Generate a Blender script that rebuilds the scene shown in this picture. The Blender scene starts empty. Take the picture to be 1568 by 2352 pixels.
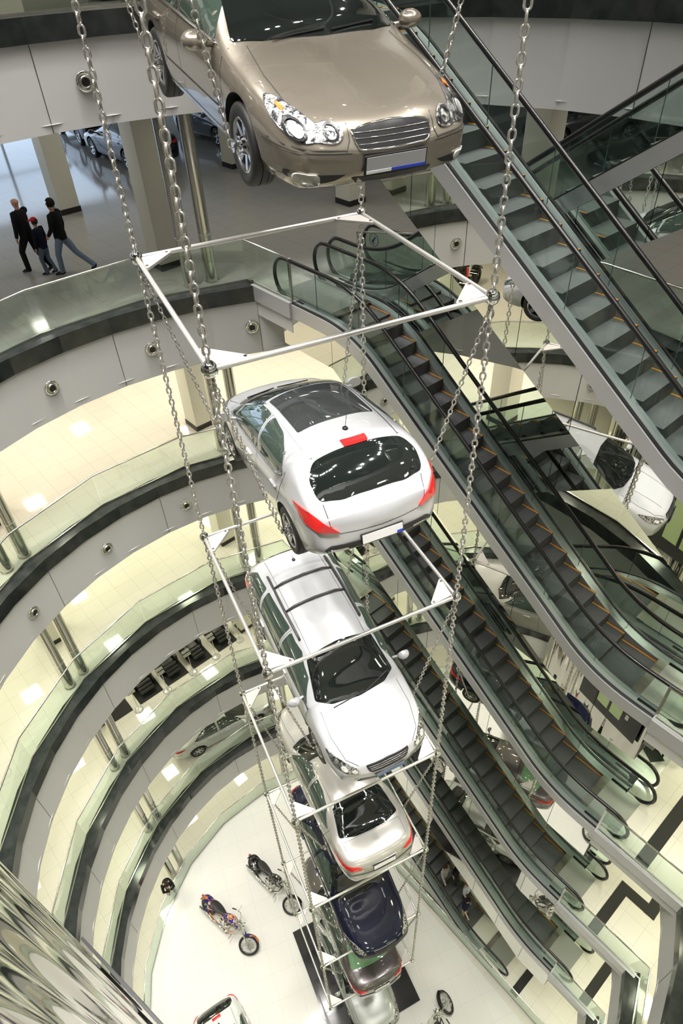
import bpy, bmesh, math, random
import numpy as np
from mathutils import Vector, Matrix
from mathutils.bvhtree import BVHTree
from mathutils.geometry import delaunay_2d_cdt, tessellate_polygon

random.seed(7)
scene = bpy.context.scene
COL = scene.collection
PI = math.pi

# ------------------------------------------------------------------ camera
cam_data = bpy.data.cameras.new('camera')
cam = bpy.data.objects.new('camera', cam_data)
COL.objects.link(cam)
_r = Vector((0.6614347, 0.7491128, -0.0358225)).normalized()
_f = Vector((-0.5734052, 0.4743524, -0.6679581)).normalized()
_u = _r.cross(_f).normalized()
_f = _u.cross(_r)
cam.matrix_world = Matrix(((_r.x, _u.x, -_f.x, 0), (_r.y, _u.y, -_f.y, 0), (_r.z, _u.z, -_f.z, 0), (0, 0, 0, 1)))
cam_data.sensor_fit = 'VERTICAL'
cam_data.sensor_height = 36.0
cam_data.lens = 1523.44 / 2352 * 36.0
cam_data.clip_start = 0.05
cam_data.clip_end = 300
scene.camera = cam

# ------------------------------------------------------------------ world, exposure
world = bpy.data.worlds.new('world')
scene.world = world
world.use_nodes = True
world.node_tree.nodes['Background'].inputs[0].default_value = (0.62, 0.78, 1.0, 1)
world.node_tree.nodes['Background'].inputs[1].default_value = 2.2
scene.view_settings.view_transform = 'Standard'
scene.view_settings.look = 'None'
scene.view_settings.gamma = 1.0
scene.view_settings.exposure = 0.0
scene.cycles.adaptive_threshold = 0.03
scene.cycles.max_bounces = 8
scene.cycles.diffuse_bounces = 3
scene.cycles.glossy_bounces = 5
scene.cycles.transmission_bounces = 4
scene.cycles.transparent_max_bounces = 24
scene.cycles.caustics_reflective = False
scene.cycles.caustics_refractive = False
scene.cycles.sample_clamp_indirect = 6.0

# ------------------------------------------------------------------ layout of the atrium (X, Y along the building grid, Z up)
CX, CY, RAD = -6.1, 4.6, 7.85
STOREY = 4.85
def FZ(k):
    return -1.08 if k == 1 else (4.3 if k == 2 else -6.45 + STOREY * k)
GROUND = FZ(-5)
WL = 8.42            # line of the escalator side
UA = -11.6           # edge of the upper landing platforms

def edge_u(k):
    return -0.62 if k == -4 else -1.37

# ------------------------------------------------------------------ lights
def area(loc, size, power, color, rot=(0, 0, 0), shape='SQUARE', size_y=None):
    l = bpy.data.lights.new('light', 'AREA')
    l.shape = shape
    l.size = size
    if size_y: l.size_y = size_y
    l.energy = power
    l.color = color
    o = bpy.data.objects.new('light', l)
    o.location = loc
    o.rotation_euler = rot
    COL.objects.link(o)
    return o

ROOF_Z = 10.0
ATRIUM_W = 4000.0
SOFT_W = 70.0
RING_W = {1: 12, 0: 14, -1: 54, -2: 48, -3: 46, -4: 46, -5: 46}
RING_COL = {1: (1, .97, .88), 0: (1, .96, .86), -1: (1, .93, .74), -2: (.98, .98, .72), -3: (.98, .97, .72), -4: (.97, .98, .72), -5: (.98, .97, .74)}
def spot(x, y, z, power, spread, size=.24):
    o = area((x, y, z), size, power, (1, .97, .92), shape='DISK')
    o.data.spread = math.radians(spread)
for i in range(52):
    a = 2.399963 * i; r = 4.6 + 3.9 * ((i * .618) % 1.0) ** .8
    spot(CX + r * math.cos(a), CY + r * math.sin(a), ROOF_Z - .3 - random.uniform(0, 1.0), ATRIUM_W / 52, 78)
for i in range(16):
    a = 2 * PI * i / 16 + .2; r = 2.0 + 5.4 * (i % 2)
    spot(CX + r * math.cos(a), CY + r * math.sin(a), ROOF_Z - .3, SOFT_W / 16, 180, .2)
for k in range(1, -6, -1):
    zc = (FZ(k + 1) - 1.62)
    step = 3.1
    for i in range(-7, 8):
        for j in range(-7, 8):
            x = CX + (i + .5) * step; y = CY + (j + .5) * step
            r = math.hypot(x - CX, y - CY)
            if r < 9.0 or r > 17.5: continue
            if y < -4.5: continue
            if r > 14 and (i + j) % 2: continue
            area((x, y, zc - .03), 0.58, RING_W[k] * (1.6 if r > 14 else 1.0), RING_COL[k])

# ------------------------------------------------------------------ materials
MATS = {}
def mat(name, color, metallic=0.0, rough=0.5, coat=0.0, spec=0.5, emit=None, strength=0, coat_rough=0.03, alpha=None):
    if name in MATS: return MATS[name]
    m = bpy.data.materials.new(name)
    m.use_nodes = True
    b = m.node_tree.nodes['Principled BSDF']
    b.inputs['Base Color'].default_value = (*color, 1)
    b.inputs['Metallic'].default_value = metallic
    b.inputs['Roughness'].default_value = rough
    b.inputs['Coat Weight'].default_value = coat
    b.inputs['Coat Roughness'].default_value = coat_rough
    b.inputs['Specular IOR Level'].default_value = spec
    if emit:
        b.inputs['Emission Color'].default_value = (*emit, 1)
        b.inputs['Emission Strength'].default_value = strength
    m.diffuse_color = (*color, 1)
    MATS[name] = m
    return m

def noise_bump(m, scale, strength, dist=0.01, stretch=(1, 1, 1), detail=2.0):
    nt = m.node_tree; n = nt.nodes
    tc = n.new('ShaderNodeTexCoord'); mp = n.new('ShaderNodeMapping'); mp.inputs['Scale'].default_value = stretch
    no = n.new('ShaderNodeTexNoise'); no.inputs['Scale'].default_value = scale; no.inputs['Detail'].default_value = detail
    bu = n.new('ShaderNodeBump'); bu.inputs['Strength'].default_value = strength; bu.inputs['Distance'].default_value = dist
    nt.links.new(tc.outputs['Object'], mp.inputs[0]); nt.links.new(mp.outputs[0], no.inputs['Vector'])
    nt.links.new(no.outputs['Fac'], bu.inputs['Height'])
    nt.links.new(bu.outputs[0], n['Principled BSDF'].inputs['Normal'])
    return no

def noise_color(m, scale, c1, c2, stretch=(1, 1, 1), detail=4.0, lo=.35, hi=.65):
    nt = m.node_tree; n = nt.nodes
    tc = n.new('ShaderNodeTexCoord'); mp = n.new('ShaderNodeMapping'); mp.inputs['Scale'].default_value = stretch
    no = n.new('ShaderNodeTexNoise'); no.inputs['Scale'].default_value = scale; no.inputs['Detail'].default_value = detail
    cr = n.new('ShaderNodeValToRGB'); cr.color_ramp.elements[0].position = lo; cr.color_ramp.elements[1].position = hi
    cr.color_ramp.elements[0].color = (*c1, 1); cr.color_ramp.elements[1].color = (*c2, 1)
    nt.links.new(tc.outputs['Object'], mp.inputs[0]); nt.links.new(mp.outputs[0], no.inputs['Vector'])
    nt.links.new(no.outputs['Fac'], cr.inputs[0]); nt.links.new(cr.outputs[0], n['Principled BSDF'].inputs['Base Color'])

def tile_mat(name, c1, c2, mortar, rough, size=.6, rot=0.0):
    m = mat(name, c1, rough=rough, spec=.55)
    nt = m.node_tree; n = nt.nodes
    tc = n.new('ShaderNodeTexCoord'); mp = n.new('ShaderNodeMapping'); mp.inputs['Rotation'].default_value = (0, 0, rot)
    br = n.new('ShaderNodeTexBrick'); br.offset = 0; br.inputs['Scale'].default_value = 1
    br.inputs['Brick Width'].default_value = size; br.inputs['Row Height'].default_value = size
    br.inputs['Mortar Size'].default_value = .0035; br.inputs['Mortar Smooth'].default_value = .2
    br.inputs['Color1'].default_value = (*c1, 1); br.inputs['Color2'].default_value = (*c2, 1); br.inputs['Mortar'].default_value = (*mortar, 1)
    nt.links.new(tc.outputs['Object'], mp.inputs[0]); nt.links.new(mp.outputs[0], br.inputs['Vector'])
    nt.links.new(br.outputs['Color'], n['Principled BSDF'].inputs['Base Color'])
    return m

M_tile = tile_mat('polished_cream_tiles', (.76, .73, .655), (.745, .715, .645), (.50, .47, .40), .055)
M_tile_dim = tile_mat('polished_tiles_dim', (.47, .455, .42), (.455, .44, .405), (.28, .27, .25), .10)  # darker copy of the tiles: the dimmer light of this gallery painted in
M_tile_lit = tile_mat('polished_tiles_lit', (.83, .815, .78), (.82, .805, .77), (.64, .62, .57), .04, .9, .35)  # whiter tile copy: brighter roof light on the atrium floor put into colour
M_granite = mat('dark_granite', (.03, .035, .034), rough=.14, spec=.4); noise_color(M_granite, 4, (.018, .022, .021), (.034, .038, .036))
M_fascia = mat('grey_fascia', (.66, .655, .645), rough=.42)
M_ceiling = mat('white_ceiling', (.75, .74, .70), rough=.8)
M_paint = mat('cream_wall_paint', (.78, .77, .68), rough=.5)
M_col = mat('cream_column_paint', (.72, .70, .60), rough=.35)
M_black = mat('black_plastic', (.012, .012, .012), rough=.4)
M_rubber = mat('black_rubber', (.018, .018, .018), rough=.55)
M_hand = mat('black_handrail', (.008, .008, .008), rough=.3)
M_steel = mat('brushed_steel', (.62, .60, .56), metallic=1, rough=.2)
M_frame = mat('frame_steel', (.80, .78, .75), metallic=.65, rough=.28)
M_gusset = mat('gusset_steel', (.58, .55, .52), metallic=.15, rough=.35)
M_chain = mat('galvanised_chain', (.66, .64, .60), metallic=.8, rough=.26)
M_chrome = mat('chrome', (.85, .85, .84), metallic=1, rough=.06)
M_mirror = mat('mirror_cladding', (.80, .80, .75), metallic=1, rough=.0); noise_bump(M_mirror, .7, .012, .05)
M_wavy = mat('wavy_polished_steel', (.46, .45, .41), metallic=1, rough=.05)
M_trim = mat('grey_metal_trim', (.56, .56, .57), metallic=.45, rough=.32)
M_deck = mat('green_grey_deck', (.23, .255, .25), metallic=.3, rough=.28)
M_step = mat('escalator_step', (.115, .12, .12), metallic=.35, rough=.42)
M_riser = mat('escalator_riser', (.065, .068, .068), metallic=.3, rough=.5)
M_orange = mat('orange_line', (.62, .27, .03), rough=.5)
M_comb = mat('comb_plate', (.36, .37, .34), metallic=.5, rough=.35)
M_truss = mat('truss_panel', (.30, .31, .29), rough=.5)
M_dark_floor = mat('black_floor_tile', (.03, .03, .03), rough=.1)
M_white = mat('white_plastic', (.85, .85, .84), rough=.4)
M_red = mat('red_lens', (.65, .02, .02), rough=.12, coat=1)
M_amber = mat('amber_lens', (.8, .25, .05), rough=.15, coat=1)
M_lamp = mat('lamp_reflector', (.42, .43, .44), metallic=.9, rough=.12, coat=1); noise_bump(M_lamp, 60, .9, .012); noise_color(M_lamp, 22, (.10, .10, .11), (.72, .73, .74), lo=.42, hi=.56)
M_glass_dark = mat('dark_car_glass', (.010, .013, .012), rough=.03, coat=1, spec=.7)
M_glass_green = mat('green_car_glass', (.20, .38, .22), rough=.04, coat=1, spec=.7)
M_glass_side = mat('side_car_glass', (.05, .075, .06), rough=.03, coat=1, spec=.7)
M_gap = mat('panel_gap', (.035, .035, .033), rough=.6)
M_skin = mat('skin', (.62, .36, .26), rough=.5)

def glass_mat(name, tint, gloss=.035):
    m = bpy.data.materials.new(name); m.use_nodes = True
    nt = m.node_tree; n = nt.nodes; n.clear()
    out = n.new('ShaderNodeOutputMaterial'); mx = n.new('ShaderNodeMixShader')
    tr = n.new('ShaderNodeBsdfTransparent'); tr.inputs[0].default_value = (*tint, 1)
    gl = n.new('ShaderNodeBsdfGlossy'); gl.inputs['Roughness'].default_value = .02; gl.inputs[0].default_value = (.9, 1, .95, 1)
    lw = n.new('ShaderNodeLayerWeight'); lw.inputs[0].default_value = .5
    pw = n.new('ShaderNodeMath'); pw.operation = 'POWER'; pw.inputs[1].default_value = 4.5
    fr = n.new('ShaderNodeMath'); fr.operation = 'MULTIPLY_ADD'; fr.inputs[1].default_value = .8; fr.inputs[2].default_value = gloss
    nt.links.new(lw.outputs['Facing'], pw.inputs[0]); nt.links.new(pw.outputs[0], fr.inputs[0])
    nt.links.new(fr.outputs[0], mx.inputs[0]); nt.links.new(tr.outputs[0], mx.inputs[1]); nt.links.new(gl.outputs[0], mx.inputs[2])
    nt.links.new(mx.outputs[0], out.inputs[0])
    MATS[name] = m
    return m
M_glass = glass_mat('balustrade_glass', (.91, .955, .92))
M_glass_esc = glass_mat('escalator_glass', (.86, .91, .89))
M_glass_edge = mat('glass_edge', (.10, .15, .14), rough=.2)

# ------------------------------------------------------------------ helpers
def setp(o, label=None, cat=None, group=None, kind=None):
    if label: o['label'] = label
    if cat: o['category'] = cat
    if group: o['group'] = group
    if kind: o['kind'] = kind
    return o

def mk(name, bm, mats, parent=None, smooth=False, angle=None):
    me = bpy.data.meshes.new(name)
    bm.to_mesh(me); bm.free()
    if not isinstance(mats, (list, tuple)): mats = [mats]
    for m in mats: me.materials.append(m)
    if smooth:
        for p in me.polygons: p.use_smooth = True
        if angle is not None:
            me.set_sharp_from_angle(angle=math.radians(angle))
    o = bpy.data.objects.new(name, me)
    COL.objects.link(o)
    if parent: o.parent = parent
    return o

def empty(name, loc=(0, 0, 0), rot=(0, 0, 0), label=None, cat=None, group=None):
    o = bpy.data.objects.new(name, None)
    o.location = loc; o.rotation_euler = rot
    o.empty_display_size = .2
    COL.objects.link(o)
    return setp(o, label, cat, group)

def dup_tree(o, parent=None):
    c = o.copy(); COL.objects.link(c)
    if parent: c.parent = parent
    for ch in list(o.children): dup_tree(ch, c)
    return c

def box(bm, x0, x1, y0, y1, z0, z1, mi=0):
    vs = [bm.verts.new(p) for p in ((x0, y0, z0), (x1, y0, z0), (x1, y1, z0), (x0, y1, z0), (x0, y0, z1), (x1, y0, z1), (x1, y1, z1), (x0, y1, z1))]
    for f in ((3, 2, 1, 0), (4, 5, 6, 7), (0, 1, 5, 4), (1, 2, 6, 5), (2, 3, 7, 6), (3, 0, 4, 7)):
        bm.faces.new([vs[i] for i in f]).material_index = mi
    return vs

def rbox(bm, x0, x1, y0, y1, z0, z1, r=.01, mi=0, seg=2):
    t = bmesh.new(); box(t, x0, x1, y0, y1, z0, z1)
    bmesh.ops.bevel(t, geom=list(t.edges), offset=r, segments=seg, affect='EDGES', profile=.5)
    join(bm, t, mi=mi)

def join(bm, t, mat4=None, mi=None):
    mp = {}
    for v in t.verts:
        mp[v] = bm.verts.new(mat4 @ v.co if mat4 else v.co)
    for f in t.faces:
        try: nf = bm.faces.new([mp[v] for v in f.verts])
        except ValueError: continue
        nf.material_index = f.material_index if mi is None else mi
    t.free()

def tube(bm, pts, r, n=8, closed=False, cap=True, mi=0, radii=None):
    pts = [Vector(p) for p in pts]
    N = len(pts)
    if N < 2: return
    rings = []
    prev = None
    for i, p in enumerate(pts):
        if closed: d = pts[(i + 1) % N] - pts[i - 1]
        elif i == 0: d = pts[1] - pts[0]
        elif i == N - 1: d = pts[-1] - pts[-2]
        else: d = (pts[i + 1] - pts[i]).normalized() + (pts[i] - pts[i - 1]).normalized()
        if d.length < 1e-9: d = Vector((0, 0, 1))
        d.normalize()
        if prev is None:
            a = Vector((0, 0, 1)) if abs(d.z) < .9 else Vector((1, 0, 0))
            prev = d.cross(a).normalized()
        prev = (prev - d * prev.dot(d)).normalized()
        q = d.cross(prev)
        rr = radii[i] if radii else r
        rings.append([bm.verts.new(p + prev * (rr * math.cos(2 * PI * k / n)) + q * (rr * math.sin(2 * PI * k / n))) for k in range(n)])
    M = N if closed else N - 1
    for i in range(M):
        a, b = rings[i], rings[(i + 1) % N]
        for k in range(n):
            bm.faces.new((a[k], a[(k + 1) % n], b[(k + 1) % n], b[k])).material_index = mi
    if cap and not closed:
        bm.faces.new(rings[0][::-1]).material_index = mi
        bm.faces.new(rings[-1]).material_index = mi

def lathe(bm, prof, n=24, axis='Z', mi=0, cap=False, off=(0, 0, 0)):
    off = Vector(off)
    rings = []
    for r, h in prof:
        ring = []
        for k in range(n):
            a = 2 * PI * k / n
            if axis == 'Z': v = Vector((r * math.cos(a), r * math.sin(a), h))
            elif axis == 'Y': v = Vector((r * math.cos(a), h, -r * math.sin(a)))
            else: v = Vector((h, r * math.cos(a), r * math.sin(a)))
            ring.append(bm.verts.new(v + off))
        rings.append(ring)
    for a, b in zip(rings, rings[1:]):
        for k in range(n):
            bm.faces.new((a[k], a[(k + 1) % n], b[(k + 1) % n], b[k])).material_index = mi
    if cap:
        bm.faces.new(rings[0][::-1]).material_index = mi
        bm.faces.new(rings[-1]).material_index = mi

def ball(bm, c, r, n=12, sc=(1, 1, 1), mi=0):
    t = bmesh.new()
    bmesh.ops.create_uvsphere(t, u_segments=n, v_segments=max(6, n * 2 // 3), radius=r)
    for v in t.verts: v.co = Vector((v.co.x * sc[0], v.co.y * sc[1], v.co.z * sc[2])) + Vector(c)
    join(bm, t, mi=mi)

def fix(bm):
    bmesh.ops.recalc_face_normals(bm, faces=bm.faces)

def poly_fill(bm, loops, z, up=True, mi=0):
    flat = [Vector((x, y, 0)) for l in loops for x, y in l]
    tris = tessellate_polygon([[Vector((x, y, 0)) for x, y in l] for l in loops])
    vs = [bm.verts.new((p.x, p.y, z)) for p in flat]
    for t in tris:
        a, b, c = (flat[i] for i in t)
        n = (b - a).cross(c - a).z
        if abs(n) < 1e-9: continue
        ids = t if (n > 0) == up else t[::-1]
        try: bm.faces.new([vs[i] for i in ids]).material_index = mi
        except ValueError: pass

def wall_strip(bm, path, z0, z1, closed=False, mi=0):
    n = len(path)
    lo = [bm.verts.new((x, y, z0)) for x, y in path]; hi = [bm.verts.new((x, y, z1)) for x, y in path]
    for i in range(n if closed else n - 1):
        j = (i + 1) % n
        bm.faces.new((lo[i], lo[j], hi[j], hi[i])).material_index = mi

def thick_strip(bm, path, z0, z1, t, mi=0):
    """vertical sheet along an open path, thickness t to the left"""
    P = [Vector((x, y)) for x, y in path]
    off = []
    for i in range(len(P)):
        if i == 0: d = (P[1] - P[0]).normalized(); nrm = Vector((-d.y, d.x)); off.append(P[i] + nrm * t); continue
        if i == len(P) - 1: d = (P[-1] - P[-2]).normalized(); nrm = Vector((-d.y, d.x)); off.append(P[i] + nrm * t); continue
        d1 = (P[i] - P[i - 1]).normalized(); d2 = (P[i + 1] - P[i]).normalized()
        n1 = Vector((-d1.y, d1.x)); n2 = Vector((-d2.y, d2.x)); b = (n1 + n2).normalized()
        off.append(P[i] + b * (t / max(.3, b.dot(n1))))
    loop = P + off[::-1]
    pts = [(p.x, p.y) for p in loop]
    n = len(pts)
    m = len(P)
    lo = [bm.verts.new((x, y, z0)) for x, y in pts]; hi = [bm.verts.new((x, y, z1)) for x, y in pts]
    for i in range(n):
        j = (i + 1) % n
        bm.faces.new((lo[i], lo[j], hi[j], hi[i])).material_index = mi
    for i in range(m - 1):
        a, b, c, d = i, i + 1, n - 2 - i, n - 1 - i
        bm.faces.new((lo[d], lo[c], lo[b], lo[a])).material_index = mi
        bm.faces.new((hi[a], hi[b], hi[c], hi[d])).material_index = mi
    fix(bm)

def pchip(xs, ys):
    """monotone cubic interpolation, xs may run down"""
    xs = np.array(xs, float); ys = np.array(ys, float)
    if xs[0] > xs[-1]: xs = xs[::-1]; ys = ys[::-1]
    h = np.diff(xs); d = np.diff(ys) / h
    m = np.zeros(len(xs)); m[0] = d[0]; m[-1] = d[-1]
    for i in range(1, len(xs) - 1):
        if d[i - 1] * d[i] > 0:
            w1 = 2 * h[i] + h[i - 1]; w2 = h[i] + 2 * h[i - 1]
            m[i] = (w1 + w2) / (w1 / d[i - 1] + w2 / d[i])
    def f(x):
        x = min(max(x, xs[0]), xs[-1])
        i = min(max(int(np.searchsorted(xs, x)) - 1, 0), len(xs) - 2)
        t = (x - xs[i]) / h[i]
        return float((2 * t ** 3 - 3 * t ** 2 + 1) * ys[i] + (t ** 3 - 2 * t ** 2 + t) * h[i] * m[i] + (-2 * t ** 3 + 3 * t ** 2) * ys[i + 1] + (t ** 3 - t ** 2) * h[i] * m[i + 1])
    return f

def smooth_poly(pts, r=.6, n=6):
    """2D polyline with rounded corners"""
    out = [pts[0]]
    for i in range(1, len(pts) - 1):
        a, b, c = (Vector(p) for p in (pts[i - 1], pts[i], pts[i + 1]))
        l1 = min(r, (a - b).length * .49); l2 = min(r, (c - b).length * .49)
        p = b + (a - b).normalized() * l1; q = b + (c - b).normalized() * l2
        for k in range(n + 1):
            t = k / n
            out.append(tuple((1 - t) ** 2 * p + 2 * t * (1 - t) * b + t * t * q))
    out.append(pts[-1])
    return out
# ------------------------------------------------------------------ the building
OUT = [(-34, -14), (16, -14), (16, 30), (-34, 30)]
def cpt(a, R=RAD):
    a = math.radians(a); return (CX + R * math.cos(a), CY + R * math.sin(a))

def hole_parts(k, R=RAD, inset=0.0):
    ub = edge_u(k); wl = WL - .02
    aR = math.degrees(math.asin((wl - CY) / R)); aL = 180 - aR
    n = 28
    main = [cpt(aL + (360 + aR - aL) * i / n, R) for i in range(n + 1)]
    a1 = math.degrees(math.acos((ub - CX) / R)); a2 = math.degrees(math.acos((UA - CX) / R))
    back = [cpt(a1 + (a2 - a1) * i / 8, R) for i in range(9)]
    return main, [(ub, wl)], back, [(UA, wl)]

LV = {2: 'gallery above the camera', 1: 'topmost visible gallery', 0: 'gallery where three people walk', -1: 'gallery one storey below the walkers', -2: 'gallery above the black seats', -3: 'gallery with the black seats', -4: 'gallery with the white saloon', -5: 'ground floor'}

for k in range(2, -5, -1):
    main, c1, back, c2 = hole_parts(k)
    hole = main + c1 + back + c2
    z = FZ(k)
    bm = bmesh.new(); poly_fill(bm, [OUT, hole], z, True)
    setp(mk('floor', bm, M_tile_dim if k == 0 else M_tile), kind='structure')
    circ = [cpt(360 * i / 48) for i in range(48)]
    bm = bmesh.new(); poly_fill(bm, [OUT, circ], z - 1.58, False)
    setp(mk('ceiling', bm, M_ceiling), kind='structure')
    bm = bmesh.new()
    aR_ = math.degrees(math.asin((WL - .02 - CY) / RAD)); a1_ = math.degrees(math.acos((edge_u(k) - CX) / RAD)); a2_ = math.degrees(math.acos((UA - CX) / RAD))
    for plat in ([c1[0]] + [cpt(aR_ + (a1_ - aR_) * i / 6) for i in range(7)], [cpt(a2_ + (180 - aR_ - a2_) * i / 6) for i in range(7)] + [c2[0]]):
        poly_fill(bm, [plat], z - .70, False)
    setp(mk('ceiling_landing', bm, M_ceiling), kind='structure')
    # fascia below the granite lip
    bm = bmesh.new(); wall_strip(bm, main, z - 1.72, z - .34); wall_strip(bm, back, z - 1.72, z - .34)
    wall_strip(bm, [main[-1], c1[0], back[0]], z - .72, z - .0); wall_strip(bm, [back[-1], c2[0], main[0]], z - .72, z - .0)
    wall_strip(bm, [cpt(aR_ + (a1_ - aR_) * i / 6) for i in range(7)], z - 1.72, z - .70); wall_strip(bm, [cpt(a2_ + (180 - aR_ - a2_) * i / 6) for i in range(7)], z - 1.72, z - .70)
    setp(mk('wall_atrium', bm, M_fascia, smooth=False), kind='structure')
    # thin panel joints
    bm = bmesh.new()
    for path in (main[::3], back[::4]):
        for (x, y) in path:
            d = Vector((CX - x, CY - y)).normalized()
            t = Vector((-d.y, d.x)) * .006
            p = Vector((x, y)) + d * .004
            vs = [bm.verts.new(v) for v in ((p.x - t.x, p.y - t.y, z - 1.715), (p.x + t.x, p.y + t.y, z - 1.715), (p.x + t.x, p.y + t.y, z - .36), (p.x - t.x, p.y - t.y, z - .36))]
            bm.faces.new(vs)
    setp(mk('trim_panel_joint', bm, M_gap), kind='structure')
    # granite lip along the round edge: face, ledge
    bm = bmesh.new()
    for path in (main, back):
        ins = []
        for (x, y) in path:
            d = Vector((x - CX, y - CY)).normalized(); ins.append((x + d.x * .34, y + d.y * .34))
        fr = [(x - (x - CX) * .004, y - (y - CY) * .004) for x, y in path]
        wall_strip(bm, fr, z - .36, z + .015)
        for i in range(len(fr) - 1):
            vs = [bm.verts.new((*p, zz)) for p, zz in ((fr[i], z + .015), (fr[i + 1], z + .015), (ins[i + 1], z + .015), (ins[i], z + .015))]
            bm.faces.new(vs)
            vs = [bm.verts.new((*p, zz)) for p, zz in ((fr[i], z - .36), (path[i], z - .36), (path[i + 1], z - .36), (fr[i + 1], z - .36))]
            bm.faces.new(vs)
    setp(mk('trim_granite_lip', bm, M_granite), kind='structure')
    # metal edge beams of the escalator platforms
    bm = bmesh.new()
    uL = cpt(180 - math.degrees(math.asin((WL - CY) / RAD)))[0]
    uR = cpt(math.degrees(math.asin((WL - CY) / RAD)))[0]
    box(bm, uL - .1, UA + .02, WL - .08, WL + .06, z - .34, z + .03)
    box(bm, edge_u(k) - .02, uR + .25, WL - .08, WL + .06, z - .34, z + .03)
    setp(mk('trim_platform_edge', bm, M_trim), kind='structure')

bm = bmesh.new(); poly_fill(bm, [OUT], GROUND, True)
ring = [cpt(a, 7.9) for a in range(0, 360, 10)]
setp(mk('floor', bm, M_tile), kind='structure')
bm = bmesh.new()
inner = [cpt(a, 8.0) for a in range(152, 389, 8)]
poly_fill(bm, [inner], GROUND + .012, True)
setp(mk('floor_atrium', bm, M_tile_lit), kind='structure')

# outer walls and roof
def wallbox(name, *a):
    bm = bmesh.new(); box(bm, *a); return setp(mk(name, bm, M_paint), kind='structure')
wallbox('wall_back', -34.3, 16.3, 30, 30.3, GROUND - .3, ROOF_Z)
wallbox('wall_front', -34.3, 16.3, -14.3, -14, GROUND - .3, ROOF_Z)
wallbox('wall_right', 16, 16.3, -14, 30, GROUND - .3, ROOF_Z)
bm = bmesh.new(); box(bm, -34.3, -34, -14, 30, GROUND - .3, FZ(0) + .05); box(bm, -34.3, -34, -14, 30, FZ(0) + 3.6, ROOF_Z)
box(bm, -34.3, -34, -14, -2, FZ(0) + .05, FZ(0) + 3.6); box(bm, -34.3, -34, 18, 30, FZ(0) + .05, FZ(0) + 3.6)
setp(mk('wall_left', bm, M_paint), kind='structure')
bm = bmesh.new()
for i in range(11): box(bm, -34.1, -34.0, -2 + i * 2 - .05, -2 + i * 2 + .05, FZ(0) + .05, FZ(0) + 3.6)
for zz in (.05, 1.6, 3.5): box(bm, -34.09, -34.02, -2, 18, FZ(0) + zz, FZ(0) + zz + .08)
setp(mk('window_1', bm, M_trim), kind='structure')
M_roof = mat('dark_roof', (.05, .052, .055), rough=.7)
bm = bmesh.new(); box(bm, -34, 16, -14, 30, ROOF_Z, ROOF_Z + .3); setp(mk('ceiling_roof', bm, M_roof), kind='structure')

# black inlay strips in the landing floors
def inlay(k, pts, w=.3):
    z = GROUND + .02 if k == -5 else FZ(k) + .006
    bm = bmesh.new()
    for a, b in zip(pts, pts[1:]):
        a = Vector(a); b = Vector(b); d = (b - a).normalized(); n = Vector((-d.y, d.x)) * w / 2
        a2 = a - d * w / 2; b2 = b + d * w / 2
        vs = [bm.verts.new((p.x, p.y, z)) for p in (a2 - n, b2 - n, b2 + n, a2 + n)]
        bm.faces.new(vs); z += .0015
    fix(bm)
    setp(mk('trim_floor_inlay', bm, M_dark_floor), kind='structure')

# ------------------------------------------------------------------ glass balustrades
def balustrade(k, arcs, label):
    z = FZ(k) if k > -5 else GROUND + .012
    root = empty('glass_balustrade', (arcs[0][0][0], arcs[0][0][1], z), label=label, cat='balustrade')
    ox, oy = arcs[0][0]
    for path in arcs:
        path = [(x - ox, y - oy) for x, y in path]
        for a, b in zip(path, path[1:]):
            A = Vector(a); B = Vector(b); L = (B - A).length
            if L < .05: continue
            d = (B - A) / L
            a2 = A + d * .008; b2 = B - d * .008
            bm = bmesh.new(); thick_strip(bm, [tuple(a2), tuple(b2)], .016, .98, .014)
            mk('glass_pane', bm, M_glass, root)
        bm = bmesh.new(); tube(bm, [(x, y, 1.0) for x, y in path], .024, 10)
        mk('handrail', bm, M_steel, root, smooth=True)
        bm = bmesh.new(); thick_strip(bm, path, .014, .06, .03); mk('base_channel', bm, M_steel, root)
        for i in (0, len(path) - 1):
            x, y = path[i]
            bm = bmesh.new(); box(bm, x - .025, x + .025, y - .012, y + .04, 0.01, 1.0); mk('end_post', bm, M_steel, root)
    return root

RG = RAD + .33
def arc(a0, a1, n, R=RG): return [cpt(a0 + (a1 - a0) * i / n, R) for i in range(n + 1)]
aR = math.degrees(math.asin((WL + .02 - CY) / RG))
for k in (1, 0, -1, -2, -3, -4):
    uL = cpt(180 - aR, RG)[0]; uR = cpt(aR, RG)[0]
    left = [(UA, WL + .02)] + arc(180 - aR, 256, 6)
    balustrade(k, [left], 'curved glass balustrade around the left of the ' + LV[k])
    if k < 1:
        right = arc(-28, aR, 4) + [(edge_u(k), WL + .02)]
        balustrade(k, [right], 'glass balustrade by the escalator foot, ' + LV[k])
    a1 = math.degrees(math.acos((edge_u(k) + .1 - CX) / RG)); a2 = math.degrees(math.acos((UA - .1 - CX) / RG))
    balustrade(k, [arc(a1, a2, 6)], 'glass balustrade behind the escalators, ' + LV[k])
gl = [(-12.95, 8.30)] + [cpt(a, 8.0) for a in (156, 171, 186, 201, 216, 231, 246)]
balustrade(-5, [gl], 'low curved glass balustrade on the ground floor around the motorcycle display')
balustrade(-5, [[(-11.0, 8.22), (-8.2, 8.22), (-5.4, 8.22), (-2.6, 8.22), (.1, 8.22), (2.8, 8.22)]], 'straight glass balustrade on the ground floor along the lowest escalator')

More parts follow.
